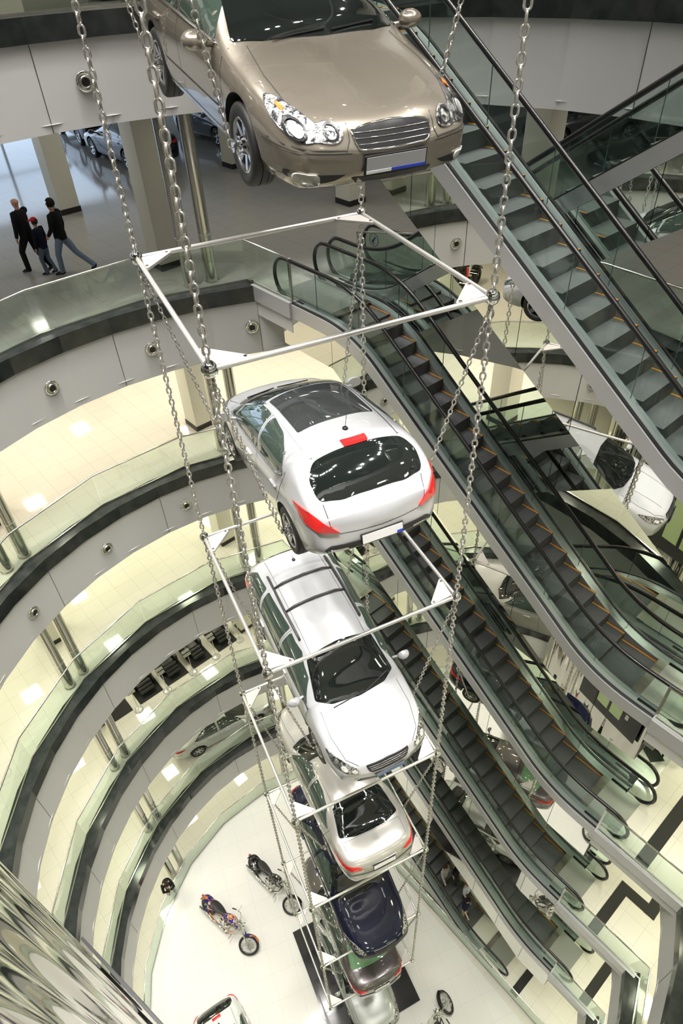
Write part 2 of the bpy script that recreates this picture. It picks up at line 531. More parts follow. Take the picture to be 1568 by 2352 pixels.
# ------------------------------------------------------------------ columns
def square_column(x, y, label, z0=GROUND, z1=ROOF_Z):
    root = empty('square_column', (x, y, z0), label=label, cat='column', group='square columns of the building grid')
    bm = bmesh.new(); box(bm, -.31, .31, -.31, .31, 0, z1 - z0); mk('shaft', bm, M_col, root)
    for k in (1, 0, -1, -2, -3, -4, -5):
        z = FZ(k) - z0
        bm = bmesh.new(); box(bm, -.325, .325, -.325, .325, z + .005, z + .16); mk('black_base_trim', bm, M_black, root)
for x, y, l in ((-15.68, 7.6, 'square cream column behind the steel pair by the upper escalator landing'), (-21.75, 7.65, 'square cream column beside the three walking people'),
                (-21.9, 14.0, 'square cream column in front of the grey parked car'), (-15.85, 14.05, 'square cream column beyond the escalator landing'),
                (-15.68, 1.2, 'square cream column behind the left steel pair'), (-9.5, 14.2, 'square cream column behind the escalators, left of the two'),
                (-3.3, 14.2, 'square cream column behind the escalators, right of the two'), (2.9, 14.1, 'square cream column past the lower landings'), (4.4, 6.8, 'square cream column at the right of the landings')):
    square_column(x, y, l)

def steel_column(x, y, label, lv=(1, 0, -1, -2, -3, -4)):
    root = empty('steel_column', (x, y, GROUND), label=label, cat='column', group='round steel columns in pairs')
    bm = bmesh.new(); tube(bm, [(0, 0, 0), (0, 0, ROOF_Z - GROUND)], .145, 28); mk('shaft', bm, M_steel, root, smooth=True, angle=40)
    for k in lv:
        z = FZ(k) - GROUND
        bm = bmesh.new(); lathe(bm, [(.147, z + 1.1), (.152, z + 1.11), (.152, z + 1.14), (.147, z + 1.15)], 24); mk('joint_ring', bm, M_chrome, root, smooth=True)
        bm = bmesh.new(); lathe(bm, [(.147, z + .002), (.165, z + .002), (.165, z + .03), (.147, z + .03)], 24); mk('foot_ring', bm, M_steel, root)
pairs = [((-14.12, 7.34), (-13.98, 7.86), 'by the upper escalator landing'), ((-13.66, .90), (-13.86, 1.40), 'at the far left of the galleries'), ((-9.6, -3.3), (-10.1, -3.1), 'near the polished shaft')]
for a, b, l in pairs:
    steel_column(*a, 'round steel column, left one of the pair ' + l)
    steel_column(*b, 'round steel column, right one of the pair ' + l)

# ------------------------------------------------------------------ polished wavy shaft beside the camera
def shaft():
    key = [(-8.9, -7.5), (-8.75, -4.5), (-8.55, -2.7), (-8.1, -1.98), (-7.0, -1.66), (-5.5, -1.33), (-4.0, -1.02), (-2.6, -.74), (-1.5, -.52), (-.85, -.40), (-.50, -.46), (-.36, -.75), (-.3, -1.6), (-.3, -7.5)]
    P = [Vector(p) for p in key]
    pts = []
    for i in range(len(P) - 1):
        p0 = P[max(0, i - 1)]; p1 = P[i]; p2 = P[i + 1]; p3 = P[min(len(P) - 1, i + 2)]
        n = max(2, int((p2 - p1).length / .025))
        for j in range(n):
            t = j / n
            pts.append(.5 * ((2 * p1) + (p2 - p0) * t + (2 * p0 - 5 * p1 + 4 * p2 - p3) * t * t + (3 * p1 - p0 - 3 * p2 + p3) * t ** 3))
    pts.append(P[-1])
    rs = random.Random(3)
    comps = [(12.0, 1.0, .013), (7.3, 2.0, .014), (19.0, 4.0, .003), (2.3, 1.0, .010)]
    s = 0; out = []
    for i, p in enumerate(pts):
        q = pts[min(i + 1, len(pts) - 1)] - pts[max(i - 1, 0)]
        nrm = Vector((-q.y, q.x)).normalized()
        out.append((p, nrm, s)); s += (pts[min(i + 1, len(pts) - 1)] - p).length
    zs = [GROUND, ROOF_Z]
    bm = bmesh.new(); grid = []
    for z in zs:
        row = []
        for p, nrm, s in out:
            d = sum(a * math.sin(f * s + ph) for f, ph, a in comps)
            q = p + nrm * d
            row.append(bm.verts.new((q.x, q.y, z)))
        grid.append(row)
    for a, b in zip(grid, grid[1:]):
        for i in range(len(a) - 1): bm.faces.new((a[i], b[i], b[i + 1], a[i + 1]))
    o = mk('wall_shaft', bm, M_wavy, smooth=True)
    setp(o, kind='structure')
shaft()
# ------------------------------------------------------------------ escalators
def escalator(ulow, sgn, w0, z0, z1, label, skirt=True, top_len=2.75, seams=True):
    """local x runs from the lower handrail end upwards; world X = ulow + sgn * x"""
    rise = z1 - z0; run = rise / .70
    kn1 = 1.9; kn2 = kn1 + run; end = kn2 + top_len
    root = empty('escalator', (ulow, w0, z0), label=label, cat='escalator')
    X = lambda s: sgn * s
    prof = smooth_poly([(0, 0), (kn1, 0), (kn2, rise), (end, rise)], .9, 8)
    # resample densely
    xs = [p[0] for p in prof]; zs = [p[1] for p in prof]
    T = lambda s: float(np.interp(s, xs, zs))
    S = [end * i / 80 for i in range(81)]
    W = 1.56
    # --- truss
    hp = lambda s: T(s) - .98
    bm = bmesh.new()
    def slabx(bm, s0, s1, lo, hi, y0, y1, n=60, mi=0):
        rings = []
        for i in range(n + 1):
            s = s0 + (s1 - s0) * i / n
            rings.append([bm.verts.new((X(s), y, zz)) for y, zz in ((y0, lo(s)), (y1, lo(s)), (y1, hi(s)), (y0, hi(s)))])
        for a, b in zip(rings, rings[1:]):
            for q in range(4): bm.faces.new((a[q], a[(q + 1) % 4], b[(q + 1) % 4], b[q])).material_index = mi
        bm.faces.new(rings[0]).material_index = mi; bm.faces.new(rings[-1][::-1]).material_index = mi
        fix(bm)
    slabx(bm, .35, end - .3, lambda s: T(s) - .95, lambda s: T(s) - .34, .06, W - .02)
    mk('truss', bm, M_truss, root)
    # --- outer trim bands with a black bead above
    for y0, y1 in ((-.02, .09), (W - .09, W + .02)):
        bm = bmesh.new(); slabx(bm, .55, end - .55, lambda s: T(s) - .34, lambda s: T(s) - .02, y0, y1)
        mk('side_trim', bm, M_trim, root, smooth=True, angle=35)
        bm = bmesh.new(); slabx(bm, .55, end - .55, lambda s: T(s) - .025, lambda s: T(s) + .012, y0 + .028, y1 - .028)
        mk('black_bead', bm, M_black, root)
    # --- sloping green-grey decks either side of the steps
    for y0, y1 in ((.085, .27), (W - .27, W - .085)):
        bm = bmesh.new(); slabx(bm, .6, end - .6, lambda s: T(s) - .30, lambda s: T(s) - .015, y0, y1)
        mk('inner_deck', bm, M_deck, root, smooth=True, angle=35)
    # --- glass and handrails
    HH = .86
    for yh in (.18, W - .2):
        rr = HH / 2 + .02
        def hz(s): return T(min(max(s, 0), end)) + HH
        path = []
        a_lo = []
        for i in range(0, 13):
            a = -PI / 2 - PI * i / 12
            a_lo.append((rr * .9 * math.cos(a) + rr * .9, HH - rr + rr * math.sin(a)))
        loop = [(1.0, HH - 2 * rr)] + a_lo
        mid = [(s, hz(s)) for s in S if rr * .9 < s < end - rr * .9]
        hi = []
        for i in range(0, 13):
            a = PI / 2 - PI * i / 12
            hi.append((end - rr * .9 + rr * .9 * math.cos(a), rise + HH - rr + rr * math.sin(a)))
        loop += mid + hi + [(end - 1.0, rise + HH - 2 * rr)]
        bm = bmesh.new()
        # flattened tube: build round then squash across
        tube(bm, [(X(s), yh, zz) for s, zz in loop], .044, 8)
        mk('handrail', bm, M_hand, root, smooth=True)
        # glass: outline = loop offset inwards
        bm = bmesh.new()
        top = [(s, zz - .03) for s, zz in (a_lo[3:] + mid + hi[:-3])]
        cols = []
        for s, zz in top:
            b = T(min(max(s, 0), end)) - .02
            ss = min(max(s, .03), end - .03)
            if b > zz: b = zz - .02
            cols.append([bm.verts.new((X(ss), yh - .006, b)), bm.verts.new((X(ss), yh - .006, zz)), bm.verts.new((X(ss), yh + .006, zz)), bm.verts.new((X(ss), yh + .006, b))])
        for a, b in zip(cols, cols[1:]):
            for q in range(4): bm.faces.new((a[q], a[(q + 1) % 4], b[(q + 1) % 4], b[q]))
        fix(bm)
        mk('glass_panel', bm, M_glass_esc, root)
        bm = bmesh.new()
        s = 2.0
        while s < end - 1.0:
            box(bm, min(X(s - .004), X(s + .004)), max(X(s - .004), X(s + .004)), yh - .008, yh + .008, T(s), hz(s) - .05); s += 1.35
        mk('glass_joint', bm, M_glass_edge, root)
    # --- landing plates and combs
    for s0, s1, zz in ((0.2, kn1 - .8, 0), (kn2 + .8, end - .1, rise)):
        bm = bmesh.new(); box(bm, min(X(s0), X(s1)), max(X(s0), X(s1)), .27, W - .27, zz - .2, zz + .012); mk('landing_plate', bm, M_comb, root)
        e = s1 if zz == 0 else s0
        bm = bmesh.new(); box(bm, min(X(e - .09), X(e + .09)), max(X(e - .09), X(e + .09)), .28, W - .28, zz, zz + .022); mk('comb', bm, M_steel, root)
    # --- steps
    sbm = bmesh.new(); h = .29; dpt = .41
    x0, x1 = sorted((X(0), X(dpt)))
    box(sbm, x0, x1, .275, W - .275, -h, 0, 1)
    for f in sbm.faces:
        if f.calc_center_median().z > -.001: f.material_index = 0
    # grooved lighter tread edge and the orange side line
    box(sbm, x0, x1, W - .325, W - .29, -.004, .006, 2)
    xe = X(0); 0 and box(sbm, min(xe, xe - sgn * .012), max(xe, xe - sgn * .012), W - .325, W - .29, -h, .006, 2)
    fix(sbm)
    first = None
    s = kn1 - .75; i = 0
    while s < kn2 + .7:
        sm = s + dpt / 2
        # height follows the incline below the trim line
        zz = float(np.clip((sm - kn1) * .70, 0, rise))
        g = 2
        if first is None:
            first = mk('step', sbm, [M_step, M_riser, M_orange], root)
            st = first
        else:
            st = first.copy(); COL.objects.link(st); st.parent = root
        st.location = (X(s), 0, zz - .075)
        s += dpt; i += 1
    # --- mirror cladding under the near side
    if skirt:
        dl, dh = 1.5, 1.1
        def B(s):
            k1 = kn1 - .25; k2 = kn2 + .6
            zt = rise - dh; zb = -dl
            if s <= k1: return zb
            if s >= k2: return zt
            return zb + (zt - zb) * (s - k1) / (k2 - k1)
        cuts = [.55]; n = 7
        k1 = kn1 - .25; k2 = kn2 + .6
        cuts += [k1]; cuts += [k1 + (k2 - k1) * i / n for i in range(1, n)]; cuts += [k2, end - .4]
        bm = bmesh.new()
        for a, b in zip(cuts, cuts[1:]):
            a2 = a + .006; b2 = b - .006
            N = 10
            rows = []
            for i in range(N + 1):
                s = a2 + (b2 - a2) * i / N
                lo = B(s); hiz = T(s) - .345
                rows.append([bm.verts.new((X(s), -.012, lo)), bm.verts.new((X(s), -.012, hiz)), bm.verts.new((X(s), .006, hiz)), bm.verts.new((X(s), .006, lo))])
            for p, q in zip(rows, rows[1:]):
                for j in range(4): bm.faces.new((p[j], p[(j + 1) % 4], q[(j + 1) % 4], q[j]))
            bm.faces.new(rows[0]); bm.faces.new(rows[-1][::-1])
        fix(bm)
        mk('mirror_cladding', bm, M_mirror, root)
        # soffit closing the cladding box
        bm = bmesh.new(); slabx(bm, .55, end - .4, lambda s: B(s) + .0, lambda s: B(s) + .03, .01, W - .03); mk('soffit', bm, M_truss, root)
        bm = bmesh.new(); slabx(bm, .55, end - .4, lambda s: B(s) + .03, lambda s: T(s) - .36, .02, .05, mi=0); mk('cladding_frame', bm, M_gap, root)
        bm = bmesh.new(); slabx(bm, .55, end - .4, lambda s: B(s) + .03, lambda s: T(s) - .36, W - .04, W - .01); mk('rear_cladding', bm, M_truss, root)
    return root

NAMES = {0: 'topmost escalator of the near bank', -1: 'second escalator down of the near bank', -2: 'third escalator down of the near bank', -3: 'fourth escalator down of the near bank', -4: 'fifth escalator down of the near bank', -5: 'lowest escalator of the near bank, carrying four people'}
NAMC = {0: 'topmost escalator of the far bank', -1: 'second escalator down of the far bank', -2: 'third escalator down of the far bank', -3: 'fourth escalator down of the far bank', -4: 'fifth escalator down of the far bank', -5: 'lowest escalator of the far bank'}
SH = {0: .55, -4: .75, -5: -1.0}
for k in (0, -1, -2, -3, -4, -5):
    zl = FZ(k) if k > -5 else GROUND
    escalator(-.80 + SH.get(k, 0), -1, WL, zl, FZ(k + 1), NAMES[k] + ', steel trim, glass sides, black handrails')
    escalator(-12.4, 1, WL + 1.62, zl, FZ(k + 1), NAMC[k] + ', rising the other way, black handrails', top_len=2.6)

# ------------------------------------------------------------------ air nozzles on the fascias
ORD = ['first', 'second', 'third', 'fourth', 'fifth', 'sixth', 'seventh', 'eighth']
nz = None
for k in (1, 0, -1):
    for j in range(6):
        a = 152.5 + 18.2 * j + (0 if k > -1 else 1)
        x, y = cpt(a, RAD - .02)
        lab = '%s round air nozzle right to left, fascia of the %s' % (ORD[j], LV[k])
        if nz is None:
            nz = empty('air_nozzle', (0, 0, 0))
            bm = bmesh.new(); lathe(bm, [(.10, .0), (.17, .0), (.175, .015), (.16, .03), (.12, .035), (.11, .02)], 28, 'X'); mk('chrome_ring', bm, M_chrome, nz, smooth=True)
            bm = bmesh.new(); lathe(bm, [(.112, .02), (.10, .04), (.085, .07), (.075, .06), (.07, -.02), (.001, -.02)], 24, 'X'); mk('nozzle_cone', bm, M_steel, nz, smooth=True)
            bm = bmesh.new(); lathe(bm, [(.074, .052), (.001, .052)], 24, 'X'); mk('black_core', bm, M_black, nz)
            o = nz
        else: o = dup_tree(nz)
        o.location = (x, y, FZ(k) - 1.0); o.rotation_euler = (0, 0, math.radians(a) + PI)
        setp(o, lab, 'air nozzle', 'air nozzles on the fascias')

# ------------------------------------------------------------------ chains and frames of the car tower
TZ0 = -3.08
CORN = {'D': (-4.97, 2.61), 'C': (-4.10, 5.62), 'B': (-7.10, 6.49), 'A': (-7.97, 3.48)}
CN = {'D': 'front left', 'C': 'front right', 'B': 'rear right', 'A': 'rear left'}
def link_bm(L, Wd, r, seg=5, n=5):
    t = bmesh.new()
    R = Wd / 2 - r; h = L / 2 - r - R
    pts = []
    for i in range(seg + 1):
        a = PI * i / seg; pts.append((R * math.cos(a), 0, h + R * math.sin(a)))
    for i in range(seg + 1):
        a = PI + PI * i / seg; pts.append((R * math.cos(a), 0, -h + R * math.sin(a)))
    tube(t, pts, r, n, closed=True)
    return t
def chain_mesh(length, L, Wd, r, seg=5, n=5):
    pitch = L - 2 * r * 1.05
    bm = bmesh.new(); i = 0; z = -L / 2
    base = link_bm(L, Wd, r, seg, n)
    vs = [v.co.copy() for v in base.verts]; fs = [[v.index for v in f.verts] for f in base.faces] if base.verts.index_update() is None else None
    me_v = []; me_f = []
    cnt = max(1, int(length / pitch))
    pitch = length / cnt
    for i in range(cnt):
        rot = Matrix.Rotation(PI / 2 * (i % 2) + PI / 4 + random.uniform(-.12, .12), 4, 'Z')
        off = len(me_v); zz = -(i + .5) * pitch
        for v in vs:
            q = rot @ v; me_v.append((q.x, q.y, q.z + zz))
        for f in fs: me_f.append([x + off for x in f])
    base.free(); bm.free()
    me = bpy.data.meshes.new('chain'); me.from_pydata(me_v, [], me_f)
    for p in me.polygons: p.use_smooth = True
    me.materials.append(M_chain)
    return me
def put_chain(p0, p1, L, Wd, r, label, group, seg=5, n=5, name='chain'):
    p0 = Vector(p0); p1 = Vector(p1); d = p1 - p0
    o = bpy.data.objects.new(name, chain_mesh(d.length, L, Wd, r, seg, n))
    COL.objects.link(o)
    o.location = p0
    o.rotation_euler = (-d).to_track_quat('Z', 'Y').to_euler()
    return setp(o, label, 'chain', group)
for c, (x, y) in CORN.items():
    put_chain((x, y, 6.0), (x, y, TZ0 - 5 * STOREY),   .125, .086, .0138, 'heavy main hanging chain at the %s corner of the car tower' % CN[c], 'main chains of the car tower', 6, 6, 'heavy_chain')

def frame(n, label):
    z = TZ0 - n * STOREY
    root = empty('hanging_frame', (CORN['D'][0], CORN['D'][1], z), label=label, cat='frame', group='square steel frames of the car tower')
    ox, oy = CORN['D']
    P = {c: Vector((x - ox, y - oy, 0)) for c, (x, y) in CORN.items()}
    order = ['D', 'C', 'B', 'A']
    for i in range(4):
        a = P[order[i]]; b = P[order[(i + 1) % 4]]; d = (b - a).normalized()
        bm = bmesh.new(); tube(bm, [a + d * .06, b - d * .06], .030, 12); mk('frame_tube', bm, M_frame, root, smooth=True, angle=50)
    for i in range(4):
        c = P[order[i]]; d1 = (P[order[(i + 1) % 4]] - c).normalized(); d2 = (P[order[i - 1]] - c).normalized()
        bm = bmesh.new()
        lathe(bm, [(.001, .085), (.04, .08), (.07, .05), (.082, .012), (.084, 0), (.082, -.012), (.07, -.05), (.04, -.08), (.001, -.085)], 18, 'Z', off=c)
        mk('ball_joint', bm, M_chrome, root, smooth=True)
        bm = bmesh.new()
        s = .42
        tri = [c + d1 * .05 + d2 * .05, c + d1 * s + d2 * .02, c + d1 * s + d2 * .06, c + d2 * s + d1 * .06, c + d2 * s + d1 * .02]
        lo = [bm.verts.new(p + Vector((0, 0, -.02))) for p in tri]; hi = [bm.verts.new(p + Vector((0, 0, .012))) for p in tri]
        bm.faces.new(hi); bm.faces.new(lo[::-1])
        for q in range(5): bm.faces.new((lo[q], lo[(q + 1) % 5], hi[(q + 1) % 5], hi[q]))
        fix(bm)
        g = mk('gusset_plate', bm, M_gusset, root)
        bm = bmesh.new()
        for pp in (c + d1 * (s - .05) + d2 * .05, c + d2 * (s - .05) + d1 * .05): lathe(bm, [(.02, .012), (.02, .024), (.001, .024)], 8, 'Z', off=pp)
        mk('bolt', bm, M_steel, g)
    return root
FN = ['above the white hatchback', 'above the white off-roader with roof bars', 'above the silver saloon seen from behind', 'above the dark blue saloon', 'above the grey-brown saloon', 'lowest of the tower, above the silver estate on the floor']
for n in range(6): frame(n, 'square steel tube frame ' + FN[n])
frame(-1, 'square steel tube frame above the champagne saloon')
# ------------------------------------------------------------------ cars
def rpoly(pts, r, n=4):
    out = []
    N = len(pts)
    for i in range(N):
        a, b, c = Vector(pts[i - 1]), Vector(pts[i]), Vector(pts[(i + 1) % N])
        l1 = min(r, (a - b).length * .45); l2 = min(r, (c - b).length * .45)
        p = b + (a - b).normalized() * l1; q = b + (c - b).normalized() * l2
        for k in range(n + 1):
            t = k / n
            v = (1 - t) ** 2 * p + 2 * t * (1 - t) * b + t * t * q
            out.append((v.x, v.y))
    return out

def inside(pt, poly):
    x, y = pt; c = False; j = len(poly) - 1
    for i in range(len(poly)):
        xi, yi = poly[i]; xj, yj = poly[j]
        if (yi > y) != (yj > y) and x < (xj - xi) * (y - yi) / (yj - yi + 1e-12) + xi: c = not c
        j = i
    return c

VIEW = {
    'F': (lambda a, b: Vector((4, a, b)), Vector((-1, 0, 0))),
    'R': (lambda a, b: Vector((-4, a, b)), Vector((1, 0, 0))),
    'T': (lambda a, b: Vector((a, b, 3)), Vector((0, 0, -1))),
    'L': (lambda a, b: Vector((a, 2.2, b)), Vector((0, -1, 0))),
    'S': (lambda a, b: Vector((a, -2.2, b)), Vector((0, 1, 0))),
}
def patch(name, bvh, poly, view, m, off, parent, step=.06, smooth=True):
    po, d = VIEW[view]
    dense = []
    for i in range(len(poly)):
        a = Vector(poly[i]); b = Vector(poly[(i + 1) % len(poly)])
        n = max(1, int((b - a).length / step))
        for k in range(n): dense.append(tuple(a.lerp(b, k / n)))
    cl = []
    for p in dense:
        if not cl or (Vector(p) - Vector(cl[-1])).length > .002: cl.append(p)
    if (Vector(cl[0]) - Vector(cl[-1])).length < .002: cl.pop()
    dense = cl
    xs = [p[0] for p in dense]; ys = [p[1] for p in dense]
    verts = [Vector(p) for p in dense]; N = len(dense)
    gx = np.arange(min(xs) + step / 2, max(xs), step); gy = np.arange(min(ys) + step / 2, max(ys), step)
    for i, x in enumerate(gx):
        for y in gy:
            if inside((x, y), dense) and min((Vector((x, y)) - v).length for v in verts[:N]) > step * .45:
                verts.append(Vector((x, y)))
    r = delaunay_2d_cdt(verts, [(i, (i + 1) % N) for i in range(N)], [], 1, 1e-5)
    V, E, Fc = r[0], r[1], r[2]
    P = []; ok = []
    for v in V:
        o = po(v.x, v.y)
        loc, nor, idx, dist = bvh.ray_cast(o, d)
        if loc is None:
            P.append(Vector((0, 0, 0))); ok.append(False); continue
        if nor.dot(d) > 0: nor = -nor
        P.append(loc + nor * off * .6 - d * off * .8); ok.append(True)
    bm = bmesh.new()
    bv = [bm.verts.new(p) for p in P]
    for f in Fc:
        if all(ok[i] for i in f):
            pts = [P[i] for i in f]
            if max((pts[i] - pts[i - 1]).length for i in range(len(pts))) > step * 6 + .12: continue
            try: bm.faces.new([bv[i] for i in f])
            except ValueError: pass
    # orient outwards and give the panel an edge
    for f in list(bm.faces):
        f.normal_update()
        if f.normal.dot(d) > 0: f.normal_flip()
    bm.verts.ensure_lookup_table()
    be = [e for e in bm.edges if len(e.link_faces) == 1]
    low = {}
    for e in be:
        for v in e.verts:
            if v not in low: low[v] = bm.verts.new(v.co + d * (off * 1.6))
    for e in be:
        a, b = e.verts
        try: bm.faces.new((a, b, low[b], low[a]))
        except ValueError: pass
    for v in [v for v in bm.verts if not v.link_faces]: bm.verts.remove(v)
    if not bm.faces: bm.free(); return None
    return mk(name, bm, m, parent, smooth=smooth, angle=50)

def seam(bvh, lines, view, parent, w=.007, m=None, name='panel_gap', off=.003, step=.05):
    if name in ('panel_gap', 'grille_bar', 'headlight_ring') and len(lines) > 1:
        for l in lines: seam(bvh, [l], view, parent, w, m, name, off, step)
        return
    if name in ('grille_chrome', 'grille_bar', 'exhaust_trim', 'window_trim', 'boot_chrome', 'bumper_strip', 'headlight_rim'):
        po, d = VIEW[view]; bm = bmesh.new()
        for line in lines:
            P = []
            for a, b in zip(line, line[1:]):
                a = Vector(a); b = Vector(b); n = max(1, int((b - a).length / .04))
                for q in range(n):
                    c = a.lerp(b, q / n); loc, nor, idx, dist = bvh.ray_cast(po(c.x, c.y), d)
                    if loc: P.append(loc - d * (w * .35 + (.007 if name == 'grille_bar' else 0)))
            loc, nor, idx, dist = bvh.ray_cast(po(*line[-1]), d)
            if loc: P.append(loc - d * (w * .35 + (.007 if name == 'grille_bar' else 0)))
            if len(P) < 3: continue
            P = [P[0]] + [(P[i - 1] + P[i] * 2 + P[i + 1]) / 4 for i in range(1, len(P) - 1)] + [P[-1]]
            tube(bm, P, w * .5, 8)
        return mk(name, bm, m or M_gap, parent, smooth=True)
    po, d = VIEW[view]
    bm = bmesh.new()
    for line in lines:
        pts = []
        for a, b in zip(line, line[1:]):
            a = Vector(a); b = Vector(b); n = max(1, int((b - a).length / step))
            for k in range(n): pts.append(a.lerp(b, k / n))
        pts.append(Vector(line[-1]))
        prev = None
        for i, p in enumerate(pts):
            t = (pts[min(i + 1, len(pts) - 1)] - pts[max(i - 1, 0)])
            if t.length < 1e-6: continue
            t.normalize(); nn = Vector((-t.y, t.x)) * w / 2
            pr = []
            for q in (p - nn, p + nn):
                loc, nor, idx, dist = bvh.ray_cast(po(q.x, q.y), d)
                if loc is None: pr = None; break
                if nor.dot(d) > 0: nor = -nor
                pr.append(loc + nor * off)
            if pr is None: prev = None; continue
            cur = [bm.verts.new(v) for v in pr]
            if prev and (cur[0].co - prev[0].co).length < .25:
                f = bm.faces.new((prev[0], cur[0], cur[1], prev[1])); f.normal_update()
                if f.normal.dot(d) > 0: f.normal_flip()
            prev = cur
    if not bm.faces: bm.free(); return None
    return mk(name, bm, m or M_gap, parent)

WHEELS = {}
def wheel_meshes(R, Wd, rim, spokes, style):
    key = (R, Wd, rim, spokes, style)
    if key in WHEELS: return WHEELS[key]
    h = Wd / 2
    bm = bmesh.new()
    lathe(bm, [(rim - .012, -h * .8), (rim + .01, -h * .95), (R - .05, -h), (R - .018, -h * .92), (R - .004, -h * .75), (R, -h * .5), (R - .001, -h * .32), (R - .009, -h * .3), (R - .009, -h * .25), (R, -h * .23), (R, h * .23), (R - .009, h * .25), (R - .009, h * .3), (R - .001, h * .32), (R, h * .5), (R - .004, h * .75), (R - .018, h * .92), (R - .05, h), (rim + .01, h * .95), (rim - .012, h * .8)], 40, 'Y')
    fix(bm)
    tyre = mk('tyre', bm, M_rubber, smooth=True, angle=60)
    bm = bmesh.new()
    lathe(bm, [(rim + .004, h * .86), (rim - .006, h * .93), (rim - .022, h * .86), (rim - .03, h * .2), (rim - .03, -h * .8)], 40, 'Y')
    for k in range(spokes):
        a = 2 * PI * k / spokes
        t = bmesh.new()
        w0, w1 = (.030, .024) if spokes <= 7 else ((.018, .013) if spokes < 12 else (.009, .007))
        if spokes <= 5: w0, w1 = .045, .035
        vs = []
        for r_, w_, yo in ((.04, w0, h * .62), (rim - .02, w1, h * .80)):
            for sx in (-1, 1):
                for dy in (0, -.028):
                    vs.append(t.verts.new((r_, yo + dy, sx * w_)))
        idx = {(0, -1, 0): 0, (0, -1, 1): 1, (0, 1, 0): 2, (0, 1, 1): 3, (1, -1, 0): 4, (1, -1, 1): 5, (1, 1, 0): 6, (1, 1, 1): 7}
        for f in ((0, 2, 6, 4), (1, 5, 7, 3), (0, 4, 5, 1), (2, 3, 7, 6), (0, 1, 3, 2), (4, 6, 7, 5)):
            t.faces.new([vs[i] for i in f])
        fix(t)
        join(bm, t, Matrix.Rotation(a, 4, 'Y'))
    lathe(bm, [(.062, h * .5), (.062, h * .70), (.05, h * .76), (.001, h * .78)], 20, 'Y')
    fix(bm)
    rimo = mk('rim', bm, mat('alloy_rim', (.62, .62, .63), metallic=.9, rough=.2), smooth=True, angle=35)
    bm = bmesh.new(); lathe(bm, [(rim - .03, -h * .1), (rim - .12, h * .1), (.05, h * .12), (.001, h * .12)], 28, 'Y'); fix(bm)
    disc = mk('brake_disc', bm, mat('brake_dark', (.06, .06, .065), metallic=.6, rough=.4))
    bm = bmesh.new()
    lathe(bm, [(.075, h * .75), (.075, h * 1.05), (.03, h * 1.08), (.03, h * 1.5), (.045, h * 1.52), (.045, h * 1.65), (.001, h * 1.66)], 16, 'Y')
    for a in (0, PI / 2, PI, 3 * PI / 2):
        tube(bm, [(.055 * math.cos(a), h * 1.0, .055 * math.sin(a)), (.055 * math.cos(a), h * 1.3, .055 * math.sin(a))], .011, 6)
    clampo = mk('hub_clamp', bm, M_chrome, smooth=True, angle=40)
    for o in (tyre, rimo, disc, clampo): COL.objects.unlink(o)
    WHEELS[key] = (tyre, rimo, disc, clampo)
    return WHEELS[key]

def paint(name, c, metallic=.35, rough=.28):
    if name in MATS: return MATS[name]
    m = mat(name, c, metallic=metallic, rough=rough, coat=1.0)
    return m

